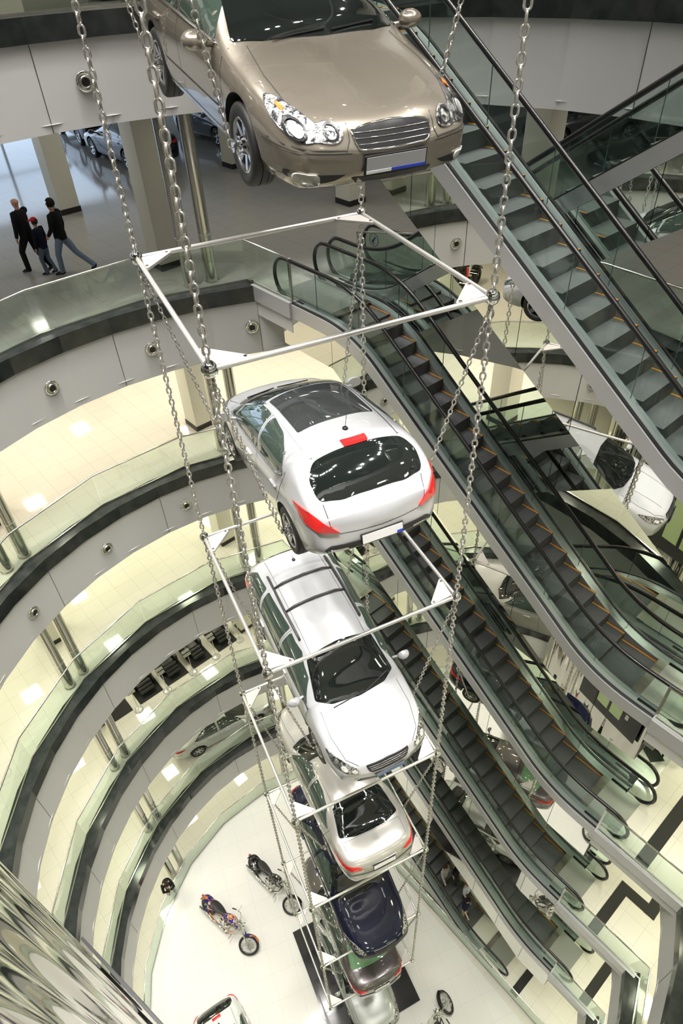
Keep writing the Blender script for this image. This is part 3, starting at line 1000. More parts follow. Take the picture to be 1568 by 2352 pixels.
def make_car(spec, T=None, yaw=0, pitch=0, roll=0, label='', name='car', hung=False, wheels_down=0.0, group=None, detail=True):
    s = spec
    root = empty(name, label=label, cat='car', group=group)
    wb = s['wb']; R = s.get('R', .32)
    zc = pchip(*zip(*s['top'])); zs = pchip(*zip(*s['shoulder'])); hw = pchip(*zip(*s['hw'])); nn = pchip(*zip(*s['n'])); zb = pchip(*zip(*s['bottom']))
    xf = max(p[0] for p in s['hw']); xr = min(p[0] for p in s['hw'])
    ti = s.get('inset', .035)
    def section(x):
        w = hw(x); b = zb(x); sh = zs(x); top = max(zc(x), sh + .012); n = nn(x)
        P = [(0, b), (w * .5, b), (w * .86, b + .005), (w * .945, b + .05)]
        m1 = b + .05
        for t in (.22, .42, .62, .8): P.append((w * (.962 + .038 * math.sin(PI * min(1, t * 1.25) * .5)) if t < .8 else w * .998, m1 + (sh - m1) * t))
        P.append((w * .985, m1 + (sh - m1) * .93))
        H = top - sh; y0 = w * .965 - ti * min(1, max(0, (H - .12) / .2)) * .8
        P.append((w * .965, sh))
        for i in range(1, 15):
            t = PI / 2 * i / 14
            c = max(0.0, math.cos(t)); si = math.sin(t)
            P.append((y0 * c ** (2 / n) if c > 1e-6 else 0.0, sh + H * si ** (2 / n)))
        return P
    bow_f, bow_r = s.get('bow', (.20, .14))
    def place(x, y, z):
        a = abs(y) / .92
        if x > .9: x = x - bow_f * a ** 2.3 * min(1, (x - .9) / (xf - .9)) ** 1.5
        elif x < -.9: x = x + bow_r * a ** 2.3 * min(1, (-x - .9) / (-xr - .9)) ** 1.5
        return Vector((x, y, z))
    st = []
    N = 70
    for i in range(N + 1):
        t = i / N
        u = .5 - .5 * math.cos(PI * t); u = .55 * t + .45 * u
        st.append(xr + (xf - xr) * u)
    rings = []
    def ring(P, x):
        full = [(y, z) for y, z in P] + [(-y, z) for y, z in P[-2:0:-1]]
        return [place(x, y, z) for y, z in full]
    secs = [(x, section(x)) for x in st]
    def cap(x, P, sg):
        out = []
        zm = sum(p[1] for p in P) / len(P)
        for q in (.10, .30, .6, .9):
            out.append((x + sg * .035 * (1 - (1 - q) ** 2), [(y * (1 - q), z + (zm - z) * q) for y, z in P]))
        return out
    allsec = cap(st[0], secs[0][1], -1)[::-1] + secs + cap(st[-1], secs[-1][1], 1)
    bm = bmesh.new()
    for x, P in allsec: rings.append([bm.verts.new(v) for v in ring(P, x)])
    K = len(rings[0])
    for a, b in zip(rings, rings[1:]):
        for k in range(K): bm.faces.new((a[k], b[k], b[(k + 1) % K], a[(k + 1) % K]))
    bm.faces.new(rings[0]); bm.faces.new(rings[-1][::-1])
    fix(bm)
    bvh = BVHTree.FromBMesh(bm)
    body = mk('body', bm, [s['paint'], M_black], root, smooth=True)
    # wheel arches
    cb = bmesh.new()
    for xx in (wb / 2, -wb / 2):
        for sy in (-1, 1):
            t = bmesh.new()
            lathe(t, [(R + .055, .62), (R + .055, 1.3)], 40, 'Y', cap=True)
            join(cb, t, Matrix.Translation((xx, 0, R + .01)) @ (Matrix.Rotation(PI, 4, 'Z') if sy < 0 else Matrix.Identity(4)))
    fix(cb)
    for f in cb.faces: f.material_index = 1
    co = mk('cutter', cb, [s['paint'], M_black])
    md = body.modifiers.new('b', 'BOOLEAN'); md.object = co; md.operation = 'DIFFERENCE'; md.solver = 'EXACT'
    bpy.context.view_layer.update()
    dg = bpy.context.evaluated_depsgraph_get()
    me = bpy.data.meshes.new_from_object(body.evaluated_get(dg))
    body.modifiers.clear(); old = body.data; body.data = me
    bpy.data.objects.remove(co)
    for p in me.polygons:
        c = p.center
        near = min(math.hypot(c.x - wb / 2, c.z - R - .01), math.hypot(c.x + wb / 2, c.z - R - .01))
        if (near < R + .057 and abs(c.y) < .9 and (abs(c.y) < .64 or near > R + .05) and abs(p.normal.y) < .6) or (near < R + .05 and abs(c.y) < .63 and abs(p.normal.y) > .9):
            p.material_index = 1
        p.use_smooth = True
    me.set_sharp_from_angle(angle=math.radians(42))
    # wheels
    ty, ri, di, cl = wheel_meshes(R, .215, s.get('rim', .215), s.get('spokes', 7), s.get('style', 0))
    track = s.get('track', hw(0) - .12)
    for xx in (wb / 2, -wb / 2):
        for sy in (1, -1):
            w = empty('wheel', (xx, sy * track, R)); w.parent = root; w.rotation_euler = (0, 0, 0 if sy > 0 else PI)
            for src in (ty, ri, di) + ((cl,) if hung else ()):
                c = bpy.data.objects.new(src.name, src.data); COL.objects.link(c); c.parent = w
    # glass
    for nm, poly, m in s['glassT']:
        patch(nm, bvh, poly, 'T', m, .006, root, .07)
    for nm, poly in s['glassS']:
        for v in ('L', 'S'):
            patch(nm, bvh, poly, v, s.get('sideglass', M_glass_side), .005, root, .06)
    if s.get('surround'):
        for v in ('L', 'S'):
            seam(bvh, s['surround'], v, root, .022, s.get('surround_mat', M_chrome), 'window_trim', .006)
    # panel gaps
    seam(bvh, s.get('gapT', []), 'T', root); 
    for v in ('L', 'S'): seam(bvh, s.get('gapS', []), v, root)
    seam(bvh, s.get('gapR', []), 'R', root); seam(bvh, s.get('gapF', []), 'F', root)
    # front and rear items given as (name, poly, view, material, offset)
    for it in s.get('items', []):
        nm, poly, v, m, off = it[:5]
        both = len(it) > 5 and it[5]
        patch(nm, bvh, poly, v, m, off, root, .04)
        if both:
            patch(nm, bvh, [((-a, b) if v in 'FR' else (a, -b)) for a, b in poly[::-1]], v, m, off, root, .04)
    for it in s.get('lines', []):
        nm, ls, v, m, w = it
        seam(bvh, ls, v, root, w, m, nm, .018 if nm == 'headlight_ring' else .010, .03)
    # licence plates
    for (x0, zc_, w, h, tilt, cols) in s.get('plates', []):
        loc, nor, idx, dist = bvh.ray_cast(Vector((4 if x0 > 0 else -4, 0, zc_)), Vector((-1 if x0 > 0 else 1, 0, 0)))
        sg = 1 if x0 > 0 else -1
        px = loc.x + sg * .012
        pl = empty('licence_plate', (px, 0, zc_), (0, -sg * tilt, 0)); pl.parent = root
        bm = bmesh.new(); rbox(bm, -.012, .012, -w / 2 - .012, w / 2 + .012, -h / 2 - .012, h / 2 + .012, .005); mk('plate_holder', bm, M_black, pl)
        bm = bmesh.new(); box(bm, -.004 + sg * .011, .004 + sg * .011, -w / 2, w / 2, -h / 2, h / 2); mk('plate', bm, cols[0], pl)
        if len(cols) > 1:
            bm = bmesh.new(); box(bm, -.003 + sg * .014, .003 + sg * .014, -w / 2 + .0, -w / 2 + w * cols[2], -h / 2, -h / 2 + h * cols[3]); mk('plate_strip', bm, cols[1], pl)
            if len(cols) > 4:
                bm = bmesh.new(); box(bm, -.003 + sg * .014, .003 + sg * .014, -w / 2 + w * cols[2], w / 2, -h / 2, -h / 2 + h * cols[3]); mk('plate_strip', bm, cols[4], pl)
    # mirrors
    mx, mz = s.get('mirror', (.72, .97))
    for sy in (1, -1):
        bm = bmesh.new()
        t = bmesh.new(); bmesh.ops.create_uvsphere(t, u_segments=16, v_segments=10, radius=1)
        for v in t.verts:
            x, y, z = v.co
            v.co = Vector((max(x, -.15) * .11 + mx, sy * (hw(mx) + .115 + y * .115), mz + z * .075))
        join(bm, t)
        tube(bm, [(mx - .03, sy * (hw(mx) - .07), mz - .05), (mx, sy * (hw(mx) + .06), mz - .03)], .025, 8)
        mo = mk('side_mirror', bm, s['paint'], root, smooth=True, angle=50)
        bm = bmesh.new(); t = bmesh.new(); bmesh.ops.create_circle(t, cap_ends=True, segments=16, radius=1)
        for v in t.verts: v.co = Vector((mx - .022, sy * (hw(mx) + .115 + v.co.x * .10), mz + v.co.y * .062))
        join(bm, t); mk('mirror_glass', bm, M_mirror, mo)
    # door handles
    for xx in s.get('handles', (.18, -.78)):
        for sy in (1, -1):
            hz = zs(xx) - .09
            loc, nor, idx, dist = bvh.ray_cast(Vector((xx, sy * 2, hz)), Vector((0, -sy, 0)))
            bm = bmesh.new(); rbox(bm, xx - .10, xx + .10, loc.y - .015 if sy > 0 else loc.y - .03, loc.y + .03 if sy > 0 else loc.y + .015, hz - .016, hz + .016, .010)
            mk('door_handle', bm, s['paint'], root, smooth=True)
    # wipers
    for pts in s.get('wipers', []):
        P = []
        for a, b in pts:
            loc, nor, idx, dist = bvh.ray_cast(Vector((a, b, 3)), Vector((0, 0, -1)))
            P.append(loc + nor * .022)
        bm = bmesh.new(); tube(bm, P, .009, 6); mk('wiper', bm, M_black, root)
    for pts, m, r_, nm in s.get('rails', []):
        for sy in ((1, -1) if abs(pts[0][1]) > .01 and nm == 'roof_rail' else (1,)):
            P = []
            for i, (a, b) in enumerate(pts):
                loc, nor, idx, dist = bvh.ray_cast(Vector((a, b * sy, 3)), Vector((0, 0, -1)))
                P.append(loc + Vector((0, 0, .012 if i in (0, len(pts) - 1) else .045)))
            bm = bmesh.new(); tube(bm, P, r_, 8); mk(nm, bm, m, root, smooth=True)
    for (a, b, hgt) in s.get('antenna', []):
        loc, nor, idx, dist = bvh.ray_cast(Vector((a, b, 3)), Vector((0, 0, -1)))
        bm = bmesh.new(); ball(bm, loc, .035, 12, (1.2, 1, .8)); tube(bm, [loc, loc + Vector((-.08, 0, hgt))], .004, 6); mk('antenna', bm, M_black, root, smooth=True)
    Rz = Matrix.Rotation(yaw, 4, 'Z'); Ry = Matrix.Rotation(pitch, 4, 'Y'); Rx = Matrix.Rotation(roll, 4, 'X')
    root.matrix_world = Matrix.Translation(T) @ Rz @ Ry @ Rx
    return root

P_champ = paint('champagne_paint', (.31, .275, .225), .6, .27)
P_white = paint('pearl_white_paint', (.58, .59, .61), .12, .3)
P_silver = paint('silver_paint', (.60, .61, .62), .45, .3)
P_silver2 = paint('warm_silver_paint', (.55, .54, .51), .5, .3)
P_navy = mat('navy_paint', (.003, .005, .022), rough=.3, spec=.15, coat=.8)
P_brown = paint('grey_brown_paint', (.13, .115, .115), .5, .28)
P_pale = paint('pale_silver_paint', (.48, .50, .49), .5, .28)
P_dark = paint('midnight_paint', (.006, .009, .022), .2, .15)
P_grey = paint('mid_grey_paint', (.16, .17, .19), .4, .25)
P_wht = paint('white_paint', (.78, .79, .78), .0, .25)
M_plate_grey = mat('plate_grey', (.42, .42, .43), rough=.4)
M_plate_blue = mat('plate_blue', (.03, .07, .55), rough=.4)
M_blue2 = mat('blue_plate', (.10, .25, .55), rough=.4)
M_grille = mat('dark_grille', (.02, .02, .022), rough=.35)
M_fog = mat('fog_lens', (.75, .75, .72), rough=.08, coat=1, metallic=.3)

SEDAN = dict(
    wb=2.70, R=.325, rim=.215, spokes=7,
    top=[(2.40, .58), (2.36, .655), (2.28, .72), (2.0, .80), (1.5, .905), (1.02, .985), (.85, 1.03), (.45, 1.235), (.10, 1.375), (-.25, 1.43), (-.8, 1.415), (-1.15, 1.35), (-1.5, 1.19), (-1.78, 1.06), (-2.1, 1.035), (-2.28, .99), (-2.36, .88)],
    shoulder=[(2.40, .52), (2.2, .60), (1.8, .70), (1.2, .80), (.8, .86), (-.2, .90), (-1.8, .92), (-2.2, .88), (-2.36, .80)],
    hw=[(2.40, .70), (2.30, .775), (2.0, .85), (1.5, .895), (.5, .91), (-.8, .91), (-1.6, .89), (-2.1, .84), (-2.3, .77), (-2.36, .72)],
    n=[(2.4, 2.6), (1.2, 2.5), (.8, 2.7), (.2, 2.4), (-.8, 2.35), (-1.6, 2.6), (-2.36, 2.8)],
    bottom=[(2.40, .30), (2.2, .22), (1.6, .20), (-1.6, .20), (-2.2, .25), (-2.36, .32)],
    glassT=[('windscreen', rpoly([(1.02, -.50), (1.07, 0), (1.02, .50), (.90, .755), (.16, .60), (.12, 0), (.16, -.60), (.90, -.755)], .04), M_glass_dark),
            ('rear_window', rpoly([(-1.08, -.56), (-1.06, 0), (-1.08, .56), (-1.68, .69), (-1.80, .35), (-1.82, 0), (-1.80, -.35), (-1.68, -.69)], .06), M_glass_dark)],
    glassS=[('front_side_window', rpoly([(.72, .955), (-.28, .975), (-.28, 1.31), (.05, 1.30), (.42, 1.17)], .03)), ('rear_side_window', rpoly([(-.36, .975), (-1.22, .985), (-1.38, 1.03), (-1.02, 1.25), (-.7, 1.305), (-.36, 1.315)], .03))],
    surround=[[(.80, .935), (-.3, .955), (-1.30, .965)]],
    gapT=[[(1.02, -.66), (1.5, -.70), (2.0, -.68), (2.22, -.62)], [(1.02, .66), (1.5, .70), (2.0, .68), (2.22, .62)], [(.12, -.56), (-1.12, -.54)], [(.12, .56), (-1.12, .54)]],
    gapS=[[(.95, .93), (.98, .6), (.92, .30)], [(-.32, 1.33), (-.32, .9), (-.32, .30)], [(-1.42, 1.03), (-1.30, .75), (-1.02, .55), (-.98, .30)], [(.92, .30), (-.98, .30)]],
    wipers=[[(1.02, .1), (.90, .55)], [(1.05, -.45), (.99, .05)]],
    mirror=(.74, .965), handles=(.02, -1.0))

def sedan(**kw):
    d = dict(SEDAN); d.update(kw); return d

HL1 = rpoly([(.79, .79), (.82, .71), (.79, .635), (.70, .585), (.60, .605), (.52, .585), (.43, .595), (.40, .65), (.43, .70), (.50, .715), (.57, .69), (.63, .74), (.71, .79)], .04)
SONATA = sedan(paint=P_champ,
    glassT=[SEDAN['glassT'][0], SEDAN['glassT'][1]],
    items=[('headlight', HL1, 'F', M_lamp, .008, True), ('turn_signal', rpoly([(.735, .77), (.757, .75), (.735, .73), (.713, .75)], .01), 'F', M_amber, .014, True),
           ('headlight_projector', rpoly([(.71, .70), (.765, .655), (.71, .605), (.655, .655)], .04), 'F', M_fog, .016, True),
           ('grille', rpoly([(-.34, .66), (-.2, .69), (0, .70), (.2, .69), (.34, .66), (.31, .54), (-.31, .54)], .03), 'F', M_grille, .006),
           ('lower_intake', rpoly([(-.36, .345), (.36, .345), (.30, .285), (-.30, .285)], .02), 'F', M_black, .004),
           ('fog_recess', rpoly([(.40, .375), (.80, .385), (.80, .33), (.66, .305), (.48, .335)], .02), 'F', M_grille, .003, True),
           ('fog_light', rpoly([(.60, .385), (.76, .385), (.76, .305), (.60, .305)], .038), 'F', M_fog, .014, True)],
    lines=[('headlight_ring', [[(.71 + .058 * math.cos(t * PI / 8), .655 + .052 * math.sin(t * PI / 8)) for t in range(17)], [(.49 + .05 * math.cos(t * PI / 8), .65 + .045 * math.sin(t * PI / 8)) for t in range(17)]], 'F', M_grille, .012), ('headlight_ring', [[(-.71 + .058 * math.cos(t * PI / 8), .655 + .052 * math.sin(t * PI / 8)) for t in range(17)], [(-.49 + .05 * math.cos(t * PI / 8), .65 + .045 * math.sin(t * PI / 8)) for t in range(17)]], 'F', M_grille, .012),
           ('grille_chrome', [[(-.34, .66), (-.2, .688), (0, .698), (.2, .688), (.34, .66), (.31, .54), (0, .533), (-.31, .54), (-.34, .66)]], 'F', M_chrome, .017),
           ('grille_bar', [[(-.33, .648), (.33, .648)], [(-.325, .612), (.325, .612)], [(-.315, .575), (.315, .575)]], 'F', M_chrome, .008),
           ('bumper_line', [[(-.86, .535), (-.36, .522)], [(.36, .522), (.86, .535)], [(-.7, .255), (0, .245), (.7, .255)]], 'F', M_gap, .008),
           ('headlight_rim', [HL1 + [HL1[0]]], 'F', M_gap, .007), ('headlight_rim', [[(-a, b) for a, b in HL1] + [(-HL1[0][0], HL1[0][1])]], 'F', M_gap, .007),
           ('body_moulding', [[(.92, .47), (-.95, .47)]], 'L', P_champ, .05), ('body_moulding', [[(.92, .47), (-.95, .47)]], 'S', P_champ, .05)],
    gapF=[[(.90, .56), (.395, .545), (.365, .60), (.36, .70)], [(-.90, .56), (-.395, .545), (-.365, .60), (-.36, .70)]],
    plates=[(1, .435, .52, .12, -.05, (M_plate_grey, M_white, .42, .18, M_plate_blue))])

HATCH = dict(paint=P_white, wb=2.61, R=.32, rim=.225, spokes=5,
    top=[(2.22, .56), (2.17, .66), (2.0, .76), (1.6, .90), (1.25, 1.0), (1.1, 1.06), (.55, 1.31), (.1, 1.45), (-.35, 1.50), (-.9, 1.49), (-1.45, 1.42), (-1.58, 1.38), (-1.80, 1.22), (-1.95, 1.06), (-2.02, .94), (-2.08, .86)],
    shoulder=[(2.22, .50), (2.0, .62), (1.5, .75), (.9, .85), (0, .90), (-1.0, .95), (-1.7, .98), (-1.95, .90), (-2.08, .72)],
    hw=[(2.22, .66), (2.1, .76), (1.8, .85), (1.3, .90), (.3, .91), (-.8, .91), (-1.5, .90), (-1.85, .865), (-2.0, .82), (-2.08, .77)],
    n=[(2.22, 2.4), (1.3, 2.5), (.8, 2.6), (0, 2.35), (-.9, 2.35), (-1.5, 2.7), (-1.85, 3.0), (-2.08, 3.2)],
    bottom=[(2.22, .30), (2.0, .22), (1.5, .20), (-1.4, .20), (-1.9, .26), (-2.08, .36)], bow=(.22, .14),
    glassT=[('windscreen', rpoly([(1.16, -.5), (1.22, 0), (1.16, .5), (.98, .71), (.20, .58), (.16, 0), (.20, -.58), (.98, -.71)], .05), M_glass_dark),
            ('panoramic_roof', rpoly([(.10, -.50), (.12, 0), (.10, .50), (-.98, .50), (-1.0, 0), (-.98, -.50)], .04), mat('smoked_roof_glass', (.045, .05, .052), rough=.04, coat=1)),
            ('rear_window', rpoly([(-1.56, -.56), (-1.54, 0), (-1.56, .56), (-1.70, .68), (-1.90, .66), (-1.965, .4), (-1.975, 0), (-1.965, -.4), (-1.90, -.66), (-1.70, -.68)], .07), M_glass_dark)],
    glassS=[('quarter_window', rpoly([(1.0, .955), (.80, .955), (.72, 1.13), (.80, 1.12)], .02)), ('front_side_window', rpoly([(.76, .955), (-.26, .985), (-.26, 1.375), (.15, 1.355), (.66, 1.15)], .03)), ('rear_side_window', rpoly([(-.34, .99), (-1.02, 1.04), (-1.22, 1.12), (-1.10, 1.27), (-.8, 1.36), (-.34, 1.385)], .07))],
    surround=[[(1.02, .935), (-.3, .965), (-1.05, 1.02), (-1.24, 1.10), (-1.10, 1.29)]],
    gapT=[[(1.2, -.68), (1.6, -.70), (1.98, -.6)], [(1.2, .68), (1.6, .70), (1.98, .6)], [(.14, -.56), (-1.52, -.545)], [(.14, .56), (-1.52, .545)]],
    gapS=[[(1.0, .92), (1.02, .6), (.95, .32)], [(-.30, 1.4), (-.30, .95), (-.30, .32)], [(-1.3, 1.15), (-1.18, .82), (-1.0, .6), (-.98, .32)], [(.95, .32), (-.98, .32)]],
    gapR=[[(-.62, .99), (-.60, .75), (-.5, .63), (0, .61), (.5, .63), (.60, .75), (.62, .99)]],
    items=[('taillight', rpoly([(.868, .97), (.85, .80), (.74, .70), (.50, .655), (.66, .80), (.79, .94)], .03), 'R', M_red, .02, True),
           ('brake_light', rpoly([(-.16, 1.42), (.16, 1.42), (.15, 1.395), (-.15, 1.395)], .008), 'R', M_red, .02),
           ('rear_diffuser', rpoly([(-.62, .47), (.62, .47), (.70, .42), (.66, .385), (-.66, .385), (-.70, .42)], .02), 'R', M_black, .012),
           ('headlight', rpoly([(.84, .86), (.80, .72), (.60, .60), (.42, .58), (.55, .70)], .03), 'F', M_lamp, .012, True),
           ('grille', rpoly([(-.42, .48), (.42, .48), (.36, .33), (-.36, .33)], .03), 'F', M_grille, .005)],
    lines=[('tailgate_handle', [[(-.15, .655), (0, .64), (.15, .655)]], 'R', M_trim, .02), ('exhaust_trim', [[(.42, .40), (.66, .405)], [(-.42, .40), (-.66, .405)]], 'R', M_chrome, .03),
           ('roof_groove', [[(.12, .56), (-1.5, .56)], [(.12, -.56), (-1.5, -.56)]], 'T', P_white, .03)],
    plates=[(-1, .48, .52, .12, .05, (M_white, M_plate_blue, .15, .3))], antenna=[(-1.25, 0, .22)],
    wipers=[[(1.2, .1), (1.05, .55)], [(1.22, -.45), (1.18, .05)]], mirror=(.78, 1.0), handles=(.0, -1.0))

SUVS = dict(paint=P_white, wb=2.70, R=.36, rim=.235, spokes=10, track=.80,
    top=[(2.30, .72), (2.25, .83), (2.1, .93), (1.7, 1.05), (1.25, 1.14), (1.1, 1.19), (.62, 1.44), (.25, 1.60), (-.2, 1.665), (-1.0, 1.66), (-1.7, 1.60), (-1.95, 1.50), (-2.15, 1.25), (-2.28, 1.0), (-2.34, .85)],
    shoulder=[(2.30, .66), (2.1, .78), (1.6, .90), (1.0, .97), (0, 1.0), (-1.5, 1.05), (-2.1, 1.02), (-2.34, .76)],
    hw=[(2.30, .80), (2.18, .86), (1.8, .92), (1.3, .94), (.3, .945), (-1.0, .945), (-1.8, .92), (-2.15, .88), (-2.34, .80)],
    n=[(2.3, 2.5), (1.3, 2.7), (.8, 2.7), (0, 2.6), (-1.2, 2.6), (-2.34, 3.0)],
    bottom=[(2.30, .36), (2.1, .27), (1.5, .24), (-1.5, .24), (-2.1, .30), (-2.34, .42)], bow=(.26, .12),
    glassT=[('windscreen', rpoly([(1.14, -.5), (1.20, 0), (1.14, .5), (.98, .74), (.34, .61), (.29, 0), (.34, -.61), (.98, -.74)], .05), M_glass_dark),
            ('rear_window', rpoly([(-1.97, -.56), (-1.95, 0), (-1.97, .56), (-2.20, .64), (-2.24, 0), (-2.20, -.64)], .04), M_glass_dark)],
    glassS=[('front_side_window', rpoly([(.92, 1.07), (-.22, 1.09), (-.22, 1.53), (.2, 1.50), (.62, 1.33)], .03)), ('rear_side_window', rpoly([(-.30, 1.09), (-1.12, 1.12), (-1.20, 1.51), (-.30, 1.54)], .03)), ('cargo_window', rpoly([(-1.22, 1.13), (-1.75, 1.19), (-1.92, 1.30), (-1.75, 1.45), (-1.28, 1.50)], .05))],
    surround=[[(1.0, 1.045), (-.3, 1.07), (-1.75, 1.14)]], surround_mat=M_black,
    gapT=[[(1.16, -.72), (1.6, -.74), (2.0, -.66), (2.16, -.5)], [(1.16, .72), (1.6, .74), (2.0, .66), (2.16, .5)], [(.30, -.52), (-1.9, -.5)], [(.30, .52), (-1.9, .5)]],
    gapS=[[(1.0, 1.04), (1.02, .7), (.95, .38)], [(-.26, 1.55), (-.26, .95), (-.26, .38)], [(-1.2, 1.1), (-1.15, .8), (-1.0, .6), (-.98, .38)], [(.95, .38), (-.98, .38)]],
    items=[('headlight', rpoly([(.88, .92), (.86, .80), (.72, .735), (.50, .715), (.52, .80), (.70, .88)], .04), 'F', M_lamp, .012, True),
           ('headlight_projector', rpoly([(.72, .84), (.78, .80), (.72, .755), (.66, .80)], .035), 'F', M_fog, .02, True), ('headlight_projector', rpoly([(.58, .80), (.64, .765), (.58, .73), (.53, .765)], .03), 'F', M_fog, .02, True),
           ('grille', rpoly([(-.40, .84), (0, .86), (.40, .84), (.34, .70), (-.34, .70)], .04), 'F', M_grille, .008),
           ('lower_intake', rpoly([(-.50, .52), (.50, .52), (.56, .43), (-.56, .43)], .03), 'F', M_black, .006),
           ('taillight', rpoly([(.90, 1.15), (.90, .92), (.70, .92), (.74, 1.10)], .03), 'R', M_red, .012, True)],
    lines=[('grille_bar', [[(-.37, .81), (0, .825), (.37, .81)], [(-.365, .775), (0, .79), (.365, .775)], [(-.35, .738), (0, .75), (.35, .738)]], 'F', mat('grey_bar', (.2, .2, .21), metallic=.8, rough=.25), .014),
           ('bonnet_crease', [[(1.2, .40), (2.05, .34)], [(1.2, -.40), (2.05, -.34)]], 'T', P_white, .02)],
    plates=[(1, .60, .52, .11, -.05, (M_blue2,))], mirror=(.80, 1.14), handles=(.05, -.98),
    rails=[([(.0, .585), (-.05, .59), (-.7, .60), (-1.4, .59), (-1.5, .585)], mat('rail_dark', (.07, .065, .065), rough=.35), .024, 'roof_rail'),
           ([(-.62, .58), (-.62, .4), (-.62, 0), (-.62, -.4), (-.62, -.58)], MATS['rail_dark'], .022, 'roof_crossbar'), ([(-1.18, .57), (-1.18, .4), (-1.18, 0), (-1.18, -.4), (-1.18, -.57)], MATS['rail_dark'], .022, 'roof_crossbar')],
    antenna=[(-1.62, .0, .05)], wipers=[[(1.18, .1), (1.0, .6)], [(1.2, -.5), (1.16, .05)]])

SED_R = sedan(
    items=[('taillight', rpoly([(.86, .90), (.84, .80), (.50, .775), (.47, .82), (.55, .86)], .025), 'R', M_red, .014, True),
           ('headlight', rpoly([(.86, .74), (.84, .64), (.55, .60), (.52, .66), (.70, .73)], .03), 'F', M_lamp, .012, True),
           ('grille', rpoly([(-.34, .67), (.34, .67), (.30, .55), (-.30, .55)], .03), 'F', M_grille, .008)],
    lines=[('bumper_strip', [[(-.84, .60), (0, .585), (.84, .60)]], 'R', M_gap, .02), ('bumper_strip', [[(-.80, .47), (0, .46), (.80, .47)]], 'F', M_gap, .02), ('boot_chrome', [[(-.3, .83), (.3, .83)]], 'R', M_chrome, .02)],
    gapT=SEDAN['gapT'] + [[(-1.82, -.66), (-2.15, -.64)], [(-1.82, .66), (-2.15, .64)], [(-1.80, -.66), (-1.84, 0), (-1.80, .66)]],
    gapR=[[(-.46, .84), (-.44, .68), (.44, .68), (.46, .84)]],
    plates=[(-1, .74, .50, .11, .1, (M_white,))], spokes=16)
def sedr(**k):
    d = dict(SED_R); d.update(k); return d
def scaled(spec, kx, ky=1, kz=1):
    return spec

HUNG = {}
SHORT = {1: 'champagne saloon', 2: 'white hatchback', 3: 'white off-roader', 4: 'silver saloon', 5: 'dark blue saloon', 6: 'grey-brown saloon'}
def hang(idx, spec, T, yaw, pitch, label):
    T = Vector(T)
    c = make_car(spec, T, math.radians(yaw), math.radians(pitch), 0, label, hung=True)
    HUNG[idx] = c
    n = idx - 2
    bpy.context.view_layer.update()
    # four thin chains from the frame corners to the wheel hubs
    wb = spec['wb']; R = spec['R']; tr = spec.get('track', .79) + .185
    pts = {}
    for lx, ly, nm in ((wb / 2, tr, 'front'), (wb / 2, -tr, 'front'), (-wb / 2, tr, 'rear'), (-wb / 2, -tr, 'rear')):
        p = c.matrix_world @ Vector((lx, ly, R))
        best = min(CORN.items(), key=lambda kv: math.hypot(kv[1][0] - p.x, kv[1][1] - p.y))
        z = TZ0 - n * STOREY - .08
        put_chain((best[1][0], best[1][1], z), p, .085, .062, .0095, 'thin chain at the %s corner holding the %s' % (CN[best[0]], SHORT[idx]), 'thin wheel chains of the car tower', 4, 4, 'thin_chain')
    return c

hang(1, SONATA, (-6.38, 4.72, -1.60), -16.2, 6.2, 'champagne saloon hanging nose down at the top, front facing the camera')
hang(2, HATCH, (-5.94, 4.50, -6.08), 163.0, 7.0, 'white hatchback with glass roof, hanging second from the top, red tail lamps facing')
hang(3, SUVS, (-6.03, 4.50, -10.86), -15.5, 7.0, 'white off-roader with black roof bars, hanging third from the top')
hang(4, sedr(paint=P_silver2), (-6.0, 4.5, -15.65), 163.5, 6.5, 'silver saloon seen from behind, hanging fourth from the top')
hang(5, sedr(paint=P_navy), (-6.0, 4.5, -20.4), -16, 6.5, 'dark blue saloon, hanging fifth from the top, bonnet towards the camera')
brown = sedr(paint=P_brown, glassT=[SEDAN['glassT'][0], ('rear_window', SEDAN['glassT'][1][1], M_glass_green)])
hang(6, brown, (-6.0, 4.5, -25.4), 163.5, 6.5, 'grey-brown saloon with green rear window, hanging lowest of the tower')
make_car(sedr(paint=P_pale, sideglass=M_glass_side), Vector((-6.0, 4.5, GROUND + .09)), math.radians(-16), 0, 0, 'pale silver saloon parked on the black plinth under the car tower')

# other cars on the galleries
F0 = FZ(0)
make_car(sedr(paint=P_dark, spokes=7), Vector((-25.7, 12.0, F0)), PI, 0, 0, 'midnight blue saloon parked nearest behind the square column by the walkers')
make_car(dict(SUVS, paint=P_dark), Vector((-30.4, 12.6, F0)), PI * .96, 0, 0, 'midnight blue off-roader parked behind the other dark car, far left')
make_car(dict(HATCH, paint=P_grey), Vector((-26.0, 16.0, F0)), 0, 0, 0, 'mid grey hatchback parked past the square column, beside the steel columns')
make_car(sedr(paint=P_dark, spokes=7), Vector((-10.6, 22.6, F0)), math.radians(-120), 0, 0, 'black saloon parked behind the far escalator bank, seen through its glass')
make_car(dict(HATCH, paint=P_grey), Vector((-14.8, 24.6, F0)), math.radians(-120), 0, 0, 'grey hatchback parked behind the black saloon beyond the escalators')
make_car(sedr(paint=P_wht, glassT=[SEDAN['glassT'][0], ('rear_window', SEDAN['glassT'][1][1], M_glass_green)], spokes=7), Vector((-15.5, 5.5, FZ(-4))), math.radians(80), 0, 0, 'white saloon with green rear window parked on the lower left gallery')
make_car(dict(HATCH, paint=P_wht), Vector((-6.4, -.72, GROUND + .02)), math.radians(-10), 0, 0, 'white hatchback parked on the ground floor at the bottom edge')
bm = bmesh.new(); box(bm, -2.1, 2.1, -1.75, 1.75, 0, .075)
